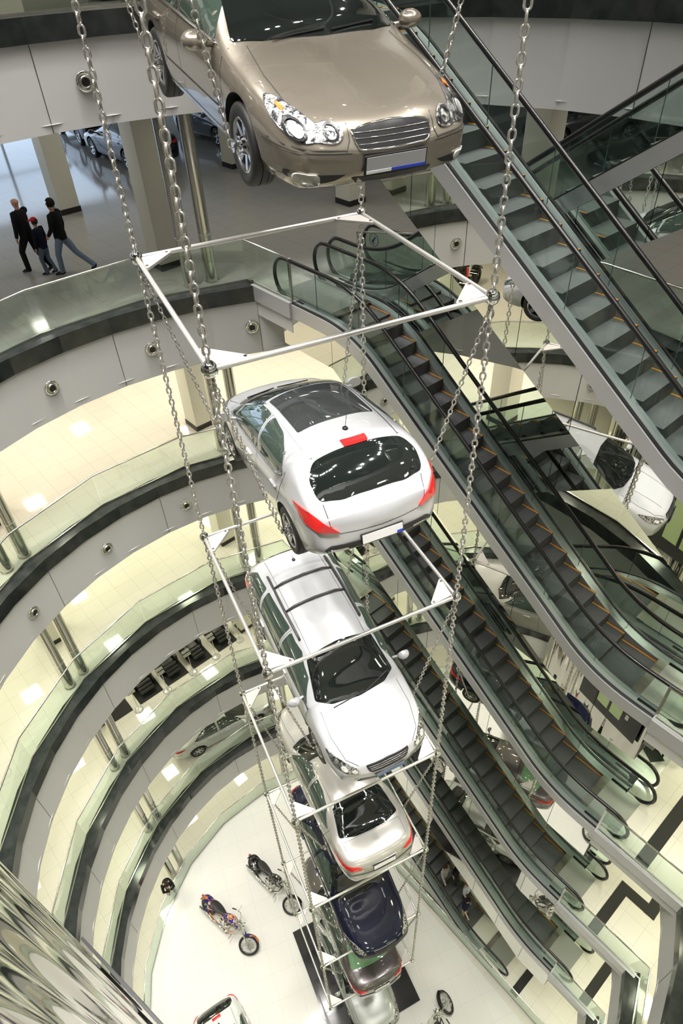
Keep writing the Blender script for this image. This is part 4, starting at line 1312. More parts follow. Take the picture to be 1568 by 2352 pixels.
o = mk('display_plinth', bm, M_dark_floor); o.location = (-6.0, 4.5, GROUND + .012); o.rotation_euler = (0, 0, math.radians(-16 + 0)); setp(o, 'flat black square plinth under the pale silver saloon', 'plinth')
# ------------------------------------------------------------------ people
def skin_mesh(name, joints, edges, m, parent, sub=2, root=0):
    me = bpy.data.meshes.new(name)
    me.from_pydata([Vector(j[0]) for j in joints], edges, [])
    o = bpy.data.objects.new(name, me); COL.objects.link(o)
    md = o.modifiers.new('s', 'SKIN'); md.use_smooth_shade = True
    ss = o.modifiers.new('u', 'SUBSURF'); ss.levels = sub; ss.render_levels = sub
    if not me.skin_vertices:
        me.attributes.new if False else None
    bmm = bmesh.new(); bmm.from_mesh(me)
    lay = bmm.verts.layers.skin.verify()
    bmm.verts.ensure_lookup_table()
    for i, v in enumerate(bmm.verts):
        r = joints[i][1]
        v[lay].radius = r if isinstance(r, tuple) else (r, r)
        v[lay].use_root = (i == root)
    bmm.to_mesh(me); bmm.free()
    bpy.context.view_layer.update()
    dg = bpy.context.evaluated_depsgraph_get()
    nm = bpy.data.meshes.new_from_object(o.evaluated_get(dg))
    o.modifiers.clear(); o.data = nm
    for p in nm.polygons: p.use_smooth = True
    nm.materials.clear(); nm.materials.append(m)
    o.parent = parent
    return o

def cloth(name, c):
    return mat(name, c, rough=.85, spec=.2)

def person(label, loc, yaw, H, pose, top_c, leg_c, hair_c, sleeve=True, short_leg=False, cap=None, fingers=True, hairlen=0, bald=False):
    """pose: joint positions for a 1.75 m figure facing +X, left is +Y"""
    k = H / 1.75
    J = dict(pel=(0, 0, .95), wst=(0, 0, 1.10), che=(.01, 0, 1.32), nek=(.0, 0, 1.49), chn=(.03, 0, 1.57), hed=(.02, 0, 1.655), top=(.01, 0, 1.715),
             shL=(0, .18, 1.42), elL=(0, .24, 1.14), wrL=(.06, .25, .90), shR=(0, -.18, 1.42), elR=(0, -.24, 1.14), wrR=(.06, -.25, .90),
             hiL=(0, .09, .90), knL=(.02, .10, .50), anL=(0, .10, .09), toL=(.16, .12, .03), hiR=(0, -.09, .90), knR=(.02, -.10, .50), anR=(0, -.10, .09), toR=(.16, -.12, .03))
    J.update(pose)
    J = {a: Vector(b) * k for a, b in J.items()}
    root = empty('person', loc, (0, 0, yaw), label=label, cat='person')
    order = ['pel', 'wst', 'che', 'nek', 'chn', 'hed', 'top', 'shL', 'elL', 'wrL', 'shR', 'elR', 'wrR', 'hiL', 'knL', 'anL', 'toL', 'hiR', 'knR', 'anR', 'toR']
    R = dict(pel=.10, wst=.09, che=.10, nek=.045, chn=(.066, .066), hed=(.104, .104), top=(.07, .07), shL=.06, elL=.042, wrL=.028, shR=.06, elR=.042, wrR=.028, hiL=.085, knL=.055, anL=.038, toL=.03, hiR=.085, knR=.055, anR=.038, toR=.03)
    R = {a: (tuple(x * k for x in b) if isinstance(b, tuple) else b * k) for a, b in R.items()}
    jl = [(J[a], R[a]) for a in order]; ix = {a: i for i, a in enumerate(order)}
    ed = [('pel', 'wst'), ('wst', 'che'), ('che', 'nek'), ('nek', 'chn'), ('chn', 'hed'), ('hed', 'top'), ('che', 'shL'), ('shL', 'elL'), ('elL', 'wrL'), ('che', 'shR'), ('shR', 'elR'), ('elR', 'wrR'), ('pel', 'hiL'), ('hiL', 'knL'), ('knL', 'anL'), ('anL', 'toL'), ('pel', 'hiR'), ('hiR', 'knR'), ('knR', 'anR'), ('anR', 'toR')]
    edges = [(ix[a], ix[b]) for a, b in ed]
    for s in 'LR':
        w = J['wr' + s]; d = (w - J['el' + s]).normalized()
        side = Vector((1, 0, 0)) - d * d.x
        if side.length < .2: side = Vector((0, 0, 1)) - d * d.z
        side.normalize(); curl = d.cross(side) * (1 if s == 'L' else -1)
        palm = w + d * .075 * k
        jl.append((palm, (.034 * k, .018 * k))); pi = len(jl) - 1; edges.append((ix['wr' + s], pi))
        if fingers:
            for q, (off, ln) in enumerate(((-.028, .062), (-.010, .072), (.010, .068), (.027, .052))):
                p0 = palm + side * off * k + d * .012 * k; p1 = p0 + d * ln * .55 * k + curl * .010 * k; p2 = p1 + (d * .6 + curl * .8) * ln * .5 * k
                a = len(jl); jl += [(p1, .0085 * k), (p2, .007 * k)]; edges += [(pi, a), (a, a + 1)]
            th = w + d * .03 * k + side * .035 * k; a = len(jl); jl += [(th, .011 * k), (th + (d * .7 + side * .5) * .04 * k, .009 * k)]; edges += [(pi, a), (a, a + 1)]
    skin_mesh('body', jl, edges, M_skin, root, 1)
    hd = J['hed']; fw = (J['chn'] - J['nek']); fw = Vector((J['chn'].x - J['nek'].x, J['chn'].y - J['nek'].y, 0)); fw = fw.normalized() if fw.length > .005 else Vector((1, 0, 0))
    sd = Vector((-fw.y, fw.x, 0))
    bm = bmesh.new()
    tube(bm, [hd + fw * .078 * k + Vector((0, 0, .01 * k)), hd + fw * .102 * k - Vector((0, 0, .022 * k)), hd + fw * .085 * k - Vector((0, 0, .03 * k))], .011 * k, 6)
    for e in (-1, 1): ball(bm, hd + sd * e * .083 * k - Vector((0, 0, .01)), .02 * k, 8, (.5, .5, 1))
    mk('nose_and_ears', bm, M_skin, root, smooth=True)
    bm = bmesh.new()
    for e in (-1, 1): ball(bm, hd + fw * .078 * k + sd * e * .03 * k + Vector((0, 0, .012)), .009 * k, 6)
    mk('eyes', bm, M_black, root)
    bm = bmesh.new(); tube(bm, [hd + fw * .076 * k + sd * .022 * k - Vector((0, 0, .055 * k)), hd + fw * .082 * k - Vector((0, 0, .056 * k)), hd + fw * .076 * k - sd * .022 * k - Vector((0, 0, .055 * k))], .004 * k, 5)
    mk('mouth', bm, mat('lips', (.40, .16, .13), rough=.5), root)
    if not bald:
        bm = bmesh.new(); t = bmesh.new(); bmesh.ops.create_uvsphere(t, u_segments=18, v_segments=12, radius=.108 * k)
        for v in t.verts:
            c = v.co.copy(); f = c.dot(fw)
            v.co = Vector((c.x, c.y, c.z * 1.06)) + hd - fw * .016 * k + Vector((0, 0, .022 * k))
        bmesh.ops.delete(t, geom=[v for v in t.verts if (v.co - hd).dot(fw) > .045 * k and (v.co - hd).z < .055 * k or (v.co - hd).z < (-.07 if hairlen == 0 else -.09) * k], context='VERTS')
        join(bm, t)
        if hairlen:
            tube(bm, [hd - fw * .05 * k, hd - fw * .095 * k - Vector((0, 0, .08 * k)), hd - fw * .10 * k - Vector((0, 0, hairlen * k))], .05 * k, 8, radii=[.08 * k, .075 * k, .035 * k])
        mk('hair', bm, cloth('hair_%d' % int(sum(hair_c) * 1000), hair_c), root, smooth=True)
    if cap:
        bm = bmesh.new(); t = bmesh.new(); bmesh.ops.create_uvsphere(t, u_segments=18, v_segments=12, radius=.118 * k)
        for v in t.verts: v.co = v.co + hd + Vector((0, 0, .028 * k))
        bmesh.ops.delete(t, geom=[v for v in t.verts if (v.co - hd).z < .03 * k], context='VERTS'); join(bm, t)
        c = hd + fw * .14 * k + Vector((0, 0, .035 * k)); rbox(bm, c.x - .07 * k, c.x + .07 * k, c.y - .07 * k, c.y + .07 * k, c.z - .006, c.z + .006, .004)
        mk('cap', bm, cloth('red_cap', cap), root, smooth=True, angle=60)
    # clothes
    def loft(bm, rings, n=16):
        vs = []
        for c, wx, wy, ax in rings:
            ay = Vector((-ax.y, ax.x, 0))
            vs.append([bm.verts.new(c + ax * (wx * math.cos(2 * PI * i / n)) + ay * (wy * math.sin(2 * PI * i / n))) for i in range(n)])
        for p, q in zip(vs, vs[1:]):
            for i in range(n): bm.faces.new((p[i], p[(i + 1) % n], q[(i + 1) % n], q[i]))
        bm.faces.new(vs[0][::-1]); bm.faces.new(vs[-1])
    sh = J['shL'] - J['shR']; axs = Vector((sh.y, -sh.x, 0)).normalized(); X1 = Vector((1, 0, 0)); Z1 = Vector((0, 0, 1))
    midsh = (J['shL'] + J['shR']) / 2
    bm = bmesh.new()
    loft(bm, [(J['pel'] - Z1 * .10 * k, .135 * k, .175 * k, X1), (J['pel'], .14 * k, .18 * k, X1), (J['wst'], .125 * k, .16 * k, X1), (J['wst'].lerp(J['che'], .55), .135 * k, .175 * k, axs), (J['che'], .135 * k, .19 * k, axs), (midsh + Z1 * .01 * k, .105 * k, .185 * k, axs), (midsh.lerp(J['nek'], .45) + Z1 * .01 * k, .08 * k, .12 * k, axs), (J['nek'] + Z1 * .0 * k, .058 * k, .062 * k, axs)])
    for q in 'LR':
        A, B, C = J['sh' + q], J['el' + q], J['wr' + q]
        if sleeve: tube(bm, [A.lerp(midsh, .25), A, A.lerp(B, .5), B, B.lerp(C, .5), B.lerp(C, .95)], .05, 12, radii=[.07 * k, .075 * k, .062 * k, .055 * k, .048 * k, .042 * k])
        else: tube(bm, [A.lerp(midsh, .25), A, A.lerp(B, .4), A.lerp(B, .75)], .05, 12, radii=[.07 * k, .075 * k, .068 * k, .068 * k])
    mk('jacket' if sleeve else 'shirt', bm, cloth('cloth_%d_%d' % (int(top_c[0] * 1e3), int(top_c[2] * 1e3)), top_c), root, smooth=True, angle=70)
    bm = bmesh.new()
    loft(bm, [(J['pel'] - Z1 * .14 * k, .10 * k, .14 * k, X1), (J['pel'] - Z1 * .10 * k, .125 * k, .165 * k, X1), (J['pel'] + Z1 * .02 * k, .128 * k, .168 * k, X1), (J['pel'] + Z1 * .09 * k, .11 * k, .15 * k, X1)])
    for q in 'LR':
        A, B, C = J['hi' + q], J['kn' + q], J['an' + q]
        tube(bm, [A + Z1 * .03 * k, A - Z1 * .04 * k, A.lerp(B, .5), B, B.lerp(C, .45), C + (C - B).normalized() * .02 * k], .07, 14, radii=[.085 * k, .098 * k, .088 * k, .070 * k, .066 * k, .062 * k])
    mk('trousers', bm, cloth('legs_%d_%d' % (int(leg_c[0] * 1e3), int(leg_c[2] * 1e3)), leg_c), root, smooth=True, angle=70)
    for s in 'LR':
        a = J['an' + s]; b = J['to' + s]; d = (b - a); 
        bm = bmesh.new(); tube(bm, [a - d * .35 + Vector((0, 0, -.03 * k)), a + Vector((0, 0, -.03 * k)), a.lerp(b, .7), b + d * .25], .04, 10, radii=[.035 * k, .048 * k, .042 * k, .028 * k])
        mk('shoe', bm, M_black, root, smooth=True)
    return root

BLK = (.012, .012, .014)
walk1 = dict(knL=(.22, .10, .52), anL=(.20, .10, .10), toL=(.36, .11, .04), knR=(-.06, -.10, .52), anR=(-.38, -.10, .20), toR=(-.26, -.11, .08), shR=(.02, -.19, 1.42))
z0 = FZ(0)
person('bald person in black jacket and trousers, arm stretched forward, walking', (-17.65, 5.05, z0), math.radians(-155), 1.80, dict(walk1, elR=(.26, -.24, 1.22), wrR=(.50, -.26, 1.12)), BLK, BLK, BLK, bald=True)
person('child in red cap, dark jacket and blue jeans walking between the adults', (-17.33, 5.24, z0), math.radians(-150), 1.34, dict(knL=(.12, .10, .50), anL=(.06, .10, .09), toL=(.22, .11, .03), knR=(.02, -.10, .50), anR=(-.14, -.10, .12), toR=(0, -.11, .04)), (.012, .014, .03), (.13, .18, .24), (.05, .03, .02), cap=(.55, .02, .03))
person('person with dark hair, black jacket and light blue jeans striding behind', (-16.98, 5.62, z0), math.radians(-140), 1.76, dict(knL=(.14, .10, .50), anL=(.16, .10, .09), toL=(.32, .11, .03), knR=(-.24, -.10, .50), anR=(-.62, -.10, .20), toR=(-.52, -.11, .07), elL=(.02, .25, 1.16), wrL=(.18, .20, .98)), (.012, .013, .014), (.20, .27, .38), (.02, .014, .01))
def on_step(u): return GROUND + (-1.8 - u - 1.9) * .70 - .06
ride = dict(elR=(.12, -.30, 1.18), wrR=(.34, -.33, 1.02))
LAD = {-5.55: -5.55}
person('person in grey long sleeves on the lowest escalator, hand on the rail', (-5.50, 8.98, on_step(-5.50)), 0, 1.64, dict(elR=(.10, -.24, 1.18), wrR=(.30, -.30, 1.00)), (.28, .27, .26), (.10, .10, .11), (.05, .025, .015), fingers=False)
person('person in black T-shirt on the lowest escalator, next to the one in grey', (-5.24, 9.42, on_step(-5.24)), 0, 1.60, {}, BLK, (.06, .06, .07), (.02, .015, .01), sleeve=False, fingers=False)
person('person with ginger hair and white top on the lowest escalator', (-4.62, 9.38, on_step(-4.62)), 0, 1.60, dict(elR=(.05, -.26, 1.16), wrR=(.16, -.26, .95)), (.66, .68, .78), (.05, .05, .06), (.35, .14, .04), fingers=False, hairlen=.12)
person('person in navy T-shirt and pale trousers lowest on the escalator, bare arm forward', (-4.28, 8.96, on_step(-4.28)), 0, 1.62, dict(elR=(.16, -.24, 1.18), wrR=(.38, -.30, 1.02)), (.012, .013, .04), (.45, .40, .30), (.03, .02, .015), sleeve=False, fingers=False)
person('person in black suit leaning over the ground floor balustrade, arms folded', (-13.28, .52, GROUND), math.radians(-10), 1.76,
       dict(wst=(.08, 0, 1.10), che=(.24, 0, 1.28), nek=(.36, 0, 1.42), chn=(.42, 0, 1.47), hed=(.45, 0, 1.54), top=(.46, 0, 1.61), shL=(.26, .18, 1.36), elL=(.42, .22, 1.12), wrL=(.50, -.02, 1.08), shR=(.26, -.18, 1.36), elR=(.42, -.22, 1.12), wrR=(.52, .04, 1.12)), BLK, BLK, (.015, .012, .01), fingers=False)

# ------------------------------------------------------------------ motorcycles
M_tankb = mat('flame_blue_paint', (.03, .02, .28), rough=.15, coat=1)
noise_color(M_tankb, 3.2, (.025, .02, .25), (.85, .30, .03), (1, 3, 1), 2.0, .50, .53)
M_tankk = mat('black_gloss_paint', (.01, .01, .011), rough=.12, coat=1)
M_leather = mat('black_leather', (.015, .015, .015), rough=.45)
def chopper(label, front, rear, mtank, z=GROUND + .012):
    f = Vector(front); r = Vector(rear); d = f - r
    yaw = math.atan2(d.y, d.x); L = 2.12
    mid = (f + r) / 2
    root = empty('motorcycle', (mid.x, mid.y, z), (0, 0, yaw), label=label, cat='motorcycle')
    fx, rx = 1.10, -.80
    def wheel(x, R, W, ns, steer=0):
        w = empty('wheel', (x, 0, R), (0, 0, steer)); w.parent = root
        bm = bmesh.new(); prof = [(R - .06 + .06 * math.cos(a) if True else 0, W / 2 * math.sin(a)) for a in [i * 2 * PI / 10 for i in range(11)]]
        lathe(bm, [(R - W * .42 + W * .42 * math.cos(a), W / 2 * math.sin(a)) for a in [i * 2 * PI / 10 for i in range(11)]], 32, 'Y'); fix(bm); mk('tyre', bm, M_rubber, w, smooth=True)
        bm = bmesh.new(); lathe(bm, [(R - W * .8, -W * .3), (R - W * .95, 0), (R - W * .8, W * .3)], 32, 'Y')
        for i in range(ns):
            a = 2 * PI * i / ns; b = a + .15
            tube(bm, [(.03 * math.cos(a), .03 * (-1) ** i, .03 * math.sin(a)), ((R - W * .9) * math.cos(b), 0, (R - W * .9) * math.sin(b))], .0045, 4)
        tube(bm, [(0, -.06, 0), (0, .06, 0)], .03, 10)
        lathe(bm, [(.13, .045), (.13, .05), (.07, .05)], 24, 'Y')
        mk('rim', bm, M_chrome, w)
    wheel(fx, .34, .10, 20); wheel(rx, .32, .21, 16)
    def fender(x, R, a0, a1, w, m, nm='fender'):
        bm = bmesh.new(); rows = []
        for i in range(13):
            a = a0 + (a1 - a0) * i / 12; row = []
            for j in range(7):
                t = -1 + j / 3; rr = R - .035 * t * t
                row.append(bm.verts.new((x + rr * math.cos(a), w * t, .33 + rr * math.sin(a))))
            rows.append(row)
        for a, b in zip(rows, rows[1:]):
            for j in range(6): bm.faces.new((a[j], a[j + 1], b[j + 1], b[j]))
        bmesh.ops.solidify(bm, geom=bm.faces[:], thickness=.006)
        mk(nm, bm, m, root, smooth=True, angle=50)
    fender(rx, .37, math.radians(20), math.radians(175), .13, mtank); fender(fx, .385, math.radians(45), math.radians(135), .06, mtank, 'front_fender')
    bm = bmesh.new(); t = bmesh.new(); bmesh.ops.create_uvsphere(t, u_segments=20, v_segments=12, radius=1)
    for v in t.verts: v.co = Vector((v.co.x * .27 + .22, v.co.y * .14 * (1 + .25 * v.co.x), v.co.z * .11 + .80 + .06 * v.co.x))
    join(bm, t); mk('fuel_tank', bm, mtank, root, smooth=True)
    bm = bmesh.new(); lathe(bm, [(.035, .0), (.035, .02), (.001, .025)], 14, 'Z', off=(.22, 0, .90)); mk('fuel_cap', bm, M_chrome, root, smooth=True)
    bm = bmesh.new(); t = bmesh.new(); bmesh.ops.create_uvsphere(t, u_segments=20, v_segments=10, radius=1)
    for v in t.verts: v.co = Vector((v.co.x * .34 - .34, v.co.y * (.15 - .04 * v.co.x), v.co.z * .05 + .70 + .05 * v.co.x ** 2))
    join(bm, t); mk('seat', bm, M_leather, root, smooth=True)
    # engine: crankcase, two finned cylinders
    bm = bmesh.new(); rbox(bm, -.18, .20, -.12, .12, .26, .46, .04)
    for ang in (-24, 24):
        rot = Matrix.Translation((0.02, 0, .42)) @ Matrix.Rotation(math.radians(ang), 4, 'Y')
        t = bmesh.new()
        prof = []
        for i in range(9): prof += [(.085, .03 + i * .026), (.105, .033 + i * .026), (.105, .043 + i * .026), (.085, .046 + i * .026)]
        prof += [(.09, .27), (.07, .31), (.001, .32)]
        lathe(t, prof, 16, 'Z'); join(bm, t, rot)
    lathe(bm, [(.10, .12), (.10, .15), (.08, .16), (.001, .165)], 20, 'Y', off=(.05, 0, .36)); lathe(bm, [(.001, -.165), (.08, -.16), (.10, -.15), (.10, -.12)], 20, 'Y', off=(.05, 0, .36))
    lathe(bm, [(.07, -.12), (.075, -.18), (.05, -.2), (.001, -.2)], 18, 'Y', off=(.06, 0, .60))
    fix(bm); mk('engine', bm, M_chrome, root, smooth=True, angle=35)
    bm = bmesh.new()
    for off in (0, .07):
        tube(bm, [(.12, -.12, .60 - off), (.26, -.19, .45 - off), (.2, -.2, .30), (-.3, -.2, .28 - off * .8), (-1.02, -.21, .30 - off * .8)], .032, 10)
    mk('exhaust_pipe', bm, M_chrome, root, smooth=True)
    bm = bmesh.new()
    for s in (-1, 1):
        tube(bm, [(.58, s * .06, .86), (.50, s * .10, .5), (.25, s * .13, .22), (-.3, s * .14, .22), (rx, s * .15, .32)], .018, 8)
        tube(bm, [(.56, s * .05, .80), (.1, s * .06, .72), (-.45, s * .12, .62), (rx, s * .15, .34)], .018, 8)
    mk('frame', bm, mtank, root, smooth=True)
    bm = bmesh.new()
    for s in (-1, 1): tube(bm, [(.56, s * .10, .98), (fx, s * .10, .34)], .024, 10); tube(bm, [(.80, s * .10, .70), (fx, s * .10, .34)], .032, 10)
    rbox(bm, .52, .62, -.12, .12, .94, .97, .01); mk('fork', bm, M_chrome, root, smooth=True, angle=40)
    bm = bmesh.new(); tube(bm, [(.56, .05, .98), (.58, .06, 1.08), (.50, .22, 1.12), (.34, .38, 1.05), (.22, .42, 1.02)], .013, 8); tube(bm, [(.56, -.05, .98), (.58, -.06, 1.08), (.50, -.22, 1.12), (.34, -.38, 1.05), (.22, -.42, 1.02)], .013, 8)
    mk('handlebar', bm, M_chrome, root, smooth=True)
    for s in (-1, 1):
        bm = bmesh.new(); tube(bm, [(.34, s * .38, 1.05), (.2, s * .43, 1.01)], .02, 8); mk('grip', bm, M_rubber, root)
        bm = bmesh.new(); tube(bm, [(.42, s * .30, 1.09), (.46, s * .34, 1.22)], .006, 6); ball(bm, (.46, s * .35, 1.24), .05, 10, (.35, 1, .7)); mk('mirror', bm, M_chrome, root, smooth=True)
        bm = bmesh.new(); tube(bm, [(.42, s * .12, .28), (.45, s * .30, .28)], .018, 8); mk('foot_peg', bm, M_chrome, root)
    bm = bmesh.new(); lathe(bm, [(.001, -.1), (.06, -.07), (.085, 0), (.09, .04)], 18, 'X', off=(.72, 0, .92)); mk('headlamp', bm, M_chrome, root, smooth=True)
    bm = bmesh.new(); lathe(bm, [(.088, .038), (.05, .055), (.001, .06)], 18, 'X', off=(.72, 0, .92)); mk('headlamp_glass', bm, M_fog, root, smooth=True)
    head = Vector((.58, 0, .86)); ax = (Vector((.58, 0, .86)) - Vector((fx, 0, .34))).normalized()
    MS = Matrix.Translation(head) @ Matrix.Rotation(math.radians(38), 4, ax) @ Matrix.Translation(-head)
    for o in root.children:
        nm = o.name.split('.')[0]
        if nm in ('fork', 'handlebar', 'grip', 'mirror', 'headlamp', 'headlamp_glass') or (nm == 'wheel' and o.location.x > 0) or nm == 'front_fender':
            o.matrix_basis = MS @ o.matrix_basis
    root.rotation_euler = (math.radians(-17), 0, yaw); root.scale = (1.22, 1.22, 1.22)
    bm = bmesh.new(); ball(bm, (rx - .33, 0, .55), .05, 10, (.5, 1, .6)); mk('tail_lamp', bm, M_red, root, smooth=True)
    bm = bmesh.new(); tube(bm, [(-.1, .12, .25), (-.12, .32, 0)], .012, 6); mk('kickstand', bm, M_chrome, root)
    return root
chopper('blue motorcycle with orange flames and black seat on the white floor', (-9.62, 1.60), (-11.45, 1.28), M_tankb)
chopper('black motorcycle on the white floor, nearer the car tower', (-9.55, 3.80), (-11.50, 3.62), M_tankk)
chopper('black motorcycle cut by the bottom edge, only its front wheel showing', (-2.45, 5.90), (-1.45, 4.35), M_tankk)
chopper('black motorcycle seen only in the mirror cladding beside the lower landings', (-2.30, 1.40), (-.35, 1.30), M_tankk)

# ------------------------------------------------------------------ quad bikes seen in the mirrors
def quad(label, loc, yaw):
    root = empty('quad_bike', loc, (0, 0, yaw), label=label, cat='quad bike')
    for x in (-.6, .6):
        for s in (-1, 1):
            w = empty('wheel', (x, s * .43, .3)); w.parent = root
            bm = bmesh.new(); lathe(bm, [(.14, -.1), (.25, -.12), (.295, -.09), (.30, 0), (.295, .09), (.25, .12), (.14, .1)], 24, 'Y'); fix(bm); mk('tyre', bm, M_rubber, w, smooth=True)
            bm = bmesh.new(); lathe(bm, [(.145, -.06), (.05, .0), (.145, .06)], 16, 'Y'); fix(bm); mk('rim', bm, M_steel, w)
            bm = bmesh.new(); rows = []
            for i in range(9):
                a = math.radians(20 + 140 * i / 8); rows.append([bm.verts.new((x + .38 * math.cos(a), s * y, .34 + .36 * math.sin(a))) for y in (.26, .56)])
            for a, b in zip(rows, rows[1:]): bm.faces.new((a[0], a[1], b[1], b[0]))
            bmesh.ops.solidify(bm, geom=bm.faces[:], thickness=.012); mk('fender', bm, M_tankk, root, smooth=True, angle=50)
    bm = bmesh.new(); rbox(bm, -.45, .45, -.17, .17, .30, .62, .05); mk('engine_block', bm, M_black, root, smooth=True, angle=40)
    bm = bmesh.new(); rbox(bm, -.55, .15, -.15, .15, .62, .78, .06, seg=3); mk('seat', bm, M_leather, root, smooth=True, angle=50)
    bm = bmesh.new(); rbox(bm, .15, .62, -.16, .16, .60, .84, .07, seg=3); mk('tank_cover', bm, M_tankk, root, smooth=True, angle=50)
    bm = bmesh.new(); tube(bm, [(.30, 0, .8), (.26, 0, .98), (.24, .2, 1.02), (.16, .38, 1.0)], .015, 8); tube(bm, [(.26, 0, .98), (.24, -.2, 1.02), (.16, -.38, 1.0)], .015, 8); mk('handlebar', bm, M_black, root, smooth=True)
    for x0, x1 in ((.5, 1.0), (-1.0, -.5)):
        bm = bmesh.new()
        for y in (-.3, -.1, .1, .3): tube(bm, [(x0, y, .80), (x1, y, .80)], .012, 6)
        for x in (x0, x1): tube(bm, [(x, -.32, .80), (x, .32, .80)], .014, 6)
        for y in (-.2, .2): tube(bm, [((x0 + x1) / 2, y, .80), ((x0 + x1) / 2, y * .7, .55)], .012, 6)
        mk('rack', bm, M_black, root)
    return root
quad('black quad bike on the second gallery, mirrored beside the upper escalator foot', (-18.5, .6, FZ(-1)), math.radians(50))
quad('black quad bike with red board behind it, mirrored left of the white hatchback', (-16.6, -3.7, FZ(-1)), math.radians(70))
bm = bmesh.new(); box(bm, -.25, .25, -.015, .015, .75, 1.05); box(bm, -.02, .02, -.012, .012, .02, .76); lathe(bm, [(.18, 0), (.18, .02), (.001, .025)], 20, 'Z')
o = mk('sign_stand', bm, mat('red_board', (.55, .02, .02), rough=.4)); o.location = (-15.9, -3.2, FZ(-1)); o.rotation_euler = (0, 0, .8)
setp(o, 'red board on a post beside a quad bike, seen in the mirror cladding', 'sign')

# ------------------------------------------------------------------ black seats on mats, information stands
z3 = FZ(-3)
ORD2 = ['leftmost', 'second from left', 'middle', 'fourth from left', 'rightmost']
M_mat = mat('black_mat', (.010, .010, .011), rough=.75)
for i, (w0, w1) in enumerate(((1.45, 2.42), (2.72, 3.66), (3.86, 4.76), (4.98, 5.82), (6.12, 6.98))):
    bm = bmesh.new(); rbox(bm, -17.6, -15.22, w0, w1, 0, .02, .008); o = mk('floor_mat', bm, M_mat); o.location.z = z3 + .002
    setp(o, 'black floor mat under the %s black seat on the gallery' % ORD2[i], 'mat', 'black mats')
    if i == 0: continue
    wm = (w0 + w1) / 2
    root = empty('massage_chair', (-16.05, wm, z3 + .022), (0, 0, 0), label='black padded leather chair, %s in the gallery row' % ORD2[i], cat='chair', group='black padded chairs')
    hw_ = (w1 - w0) / 2 - .06
    bm = bmesh.new(); rbox(bm, -.45, .25, -hw_, hw_, .0, .22, .05); mk('base', bm, M_black, root, smooth=True, angle=50)
    bm = bmesh.new(); rbox(bm, -.35, .30, -hw_ + .12, hw_ - .12, .22, .42, .08, seg=3); mk('seat', bm, M_leather, root, smooth=True, angle=60)
    bm = bmesh.new()
    for q in range(5):
        a = Vector((-.35 - q * .08, 0, .45 + q * .16)); tube(bm, [(a.x, -hw_ + .13, a.z), (a.x, hw_ - .13, a.z)], .10, 12)
    mk('backrest', bm, M_leather, root, smooth=True, angle=60)
    for s in (-1, 1):
        bm = bmesh.new(); y0, y1 = sorted((s * (hw_ - .12), s * hw_)); rbox(bm, -.45, .30, y0, y1, .1, .58, .05, seg=3); mk('armrest', bm, M_leather, root, smooth=True, angle=50)
    bm = bmesh.new()
    for q in range(3): tube(bm, [(.36 + q * .1, -hw_ + .14, .36 - q * .1), (.36 + q * .1, hw_ - .14, .36 - q * .1)], .08, 12)
    mk('leg_rest', bm, M_leather, root, smooth=True, angle=60)
for i, (x, y) in enumerate(((-15.08, 2.58), (-15.08, 3.76), (-15.12, 4.88), (-15.12, 5.92), (-15.15, 7.05))):
    root = empty('information_stand', (x, y, z3), label='white information stand on a round foot, %s of the gallery row' % ORD2[i], cat='sign stand', group='information stands')
    bm = bmesh.new(); lathe(bm, [(.001, .0), (.155, .0), (.16, .01), (.12, .025), (.001, .03)], 24, 'Z'); mk('round_foot', bm, mat('foot_grey', (.62, .62, .6), metallic=.3, rough=.3), root, smooth=True)
    bm = bmesh.new(); tube(bm, [(0, 0, .02), (0, 0, 1.12)], .012, 8); mk('pole', bm, M_steel, root)
    for q, zz in enumerate((1.12, 1.24)):
        bm = bmesh.new(); rbox(bm, -.012, .012, -.15, .15, -.055, .055, .004); pn = mk('panel', bm, mat('panel_grey_white', (.62, .62, .56), rough=.4), root)
        pn.location = (.0 - q * .09, -.02, zz); pn.rotation_euler = (0, math.radians(-50), 0)

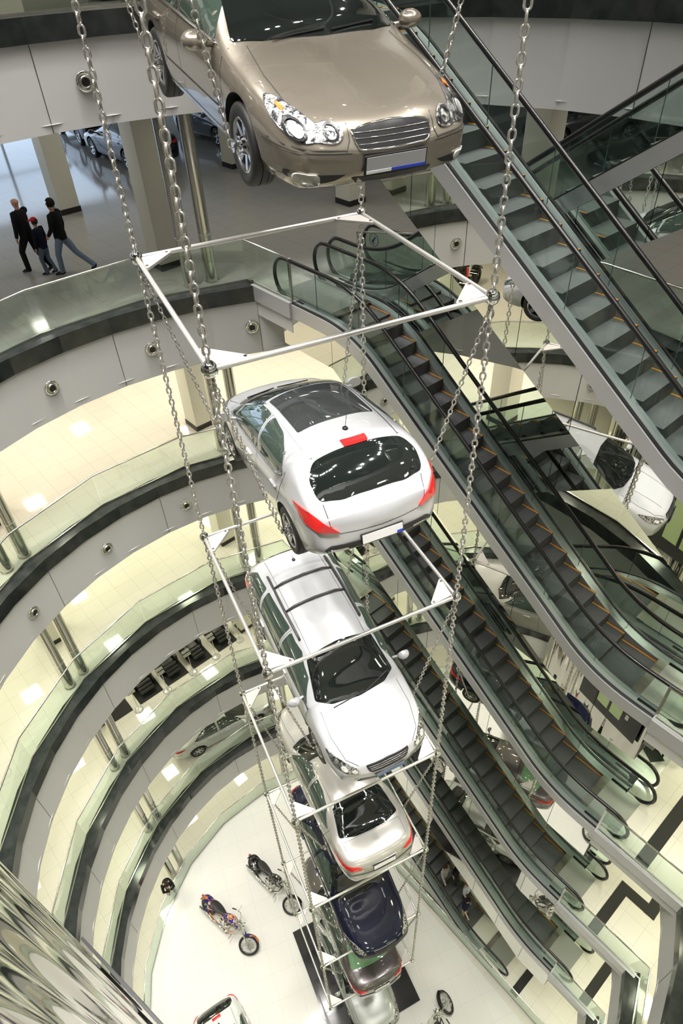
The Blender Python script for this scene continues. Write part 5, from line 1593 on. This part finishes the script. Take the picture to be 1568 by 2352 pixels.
# ------------------------------------------------------------------ direction disc on the escalator glass
root = empty('direction_disc', (-12.02, WL + 1.62 + 1.36 - .012, FZ(0) + .52), label='round clear disc with a blue arrow on the far escalator glass', cat='sign')
bm = bmesh.new(); lathe(bm, [(.145, -.003), (.16, -.003), (.16, .003), (.145, .003), (.145, -.003)], 36, 'Y'); mk('ring', bm, mat('ring_green', (.02, .10, .12), rough=.4), root)
bm = bmesh.new(); lathe(bm, [(.144, -.001), (.001, -.001)], 36, 'Y'); mk('disc', bm, M_glass, root)
bm = bmesh.new()
blue = mat('arrow_blue', (.01, .10, .42), rough=.4)
t = bmesh.new(); box(t, -.018, .018, -.006, -.002, -.06, .10); box(t, -.018, .075, -.006, -.002, -.085, -.055); box(t, -.03, .0, -.006, -.002, -.085, .01)
join(bm, t, Matrix.Rotation(math.radians(35), 4, 'Y')); mk('arrow', bm, blue, root)

# ------------------------------------------------------------------ inlay strips of the landings
inlay(-2, [(-.28, 8.55), (-.28, 11.5)]); inlay(-3, [(-.33, 8.55), (-.33, 10.1), (.5, 10.1), (.46, 10.9)]); inlay(-4, [(.52, 8.5), (.52, 10.6)]); inlay(-5, [(-1.28, 8.5), (-1.28, 9.8)])
# spot lamp hanging under a gallery ceiling
root = empty('ceiling_lamp', (-14.6, 6.6, FZ(-3) - 1.60), label='round white spot lamp under the gallery ceiling above the white saloon', cat='lamp')
bm = bmesh.new(); tube(bm, [(0, 0, 0), (0, 0, -.12)], .015, 8); mk('stem', bm, M_steel, root)
bm = bmesh.new(); lathe(bm, [(.02, -.10), (.06, -.12), (.09, -.17), (.10, -.24), (.085, -.24), (.07, -.18), (.001, -.15)], 20, 'Z'); mk('shade', bm, M_steel, root, smooth=True)

# lift doors in the shaft, seen in the mirror cladding
for k, nm in ((-4, 'lower'), (-2, 'upper')):
    root = empty('lift_door', (-4.6, -1.07, FZ(k)), (0, 0, math.radians(11.7)), label='black framed lift door with two pale green panes, %s one, seen in the mirrors' % nm, cat='door')
    bm = bmesh.new(); box(bm, -1.5, -.62, 0, .05, .02, 3.0); box(bm, .62, 1.5, 0, .05, .02, 3.0); box(bm, -.62, .62, 0, .05, 2.3, 3.0); box(bm, -.62, .62, 0, .05, .02, .5); box(bm, -.05, .05, 0, .05, .5, 2.3); mk('surround', bm, M_black, root)
    for s in (-1, 1):
        bm = bmesh.new(); a, b = sorted((s * .06, s * .61)); box(bm, a, b, .01, .03, .51, 2.29); mk('pane', bm, mat('pale_green_pane', (.42, .52, .26), rough=.15), root)
    bm = bmesh.new(); rbox(bm, .8, .95, .05, .08, 1.0, 1.3, .01); mk('call_panel', bm, M_steel, root)
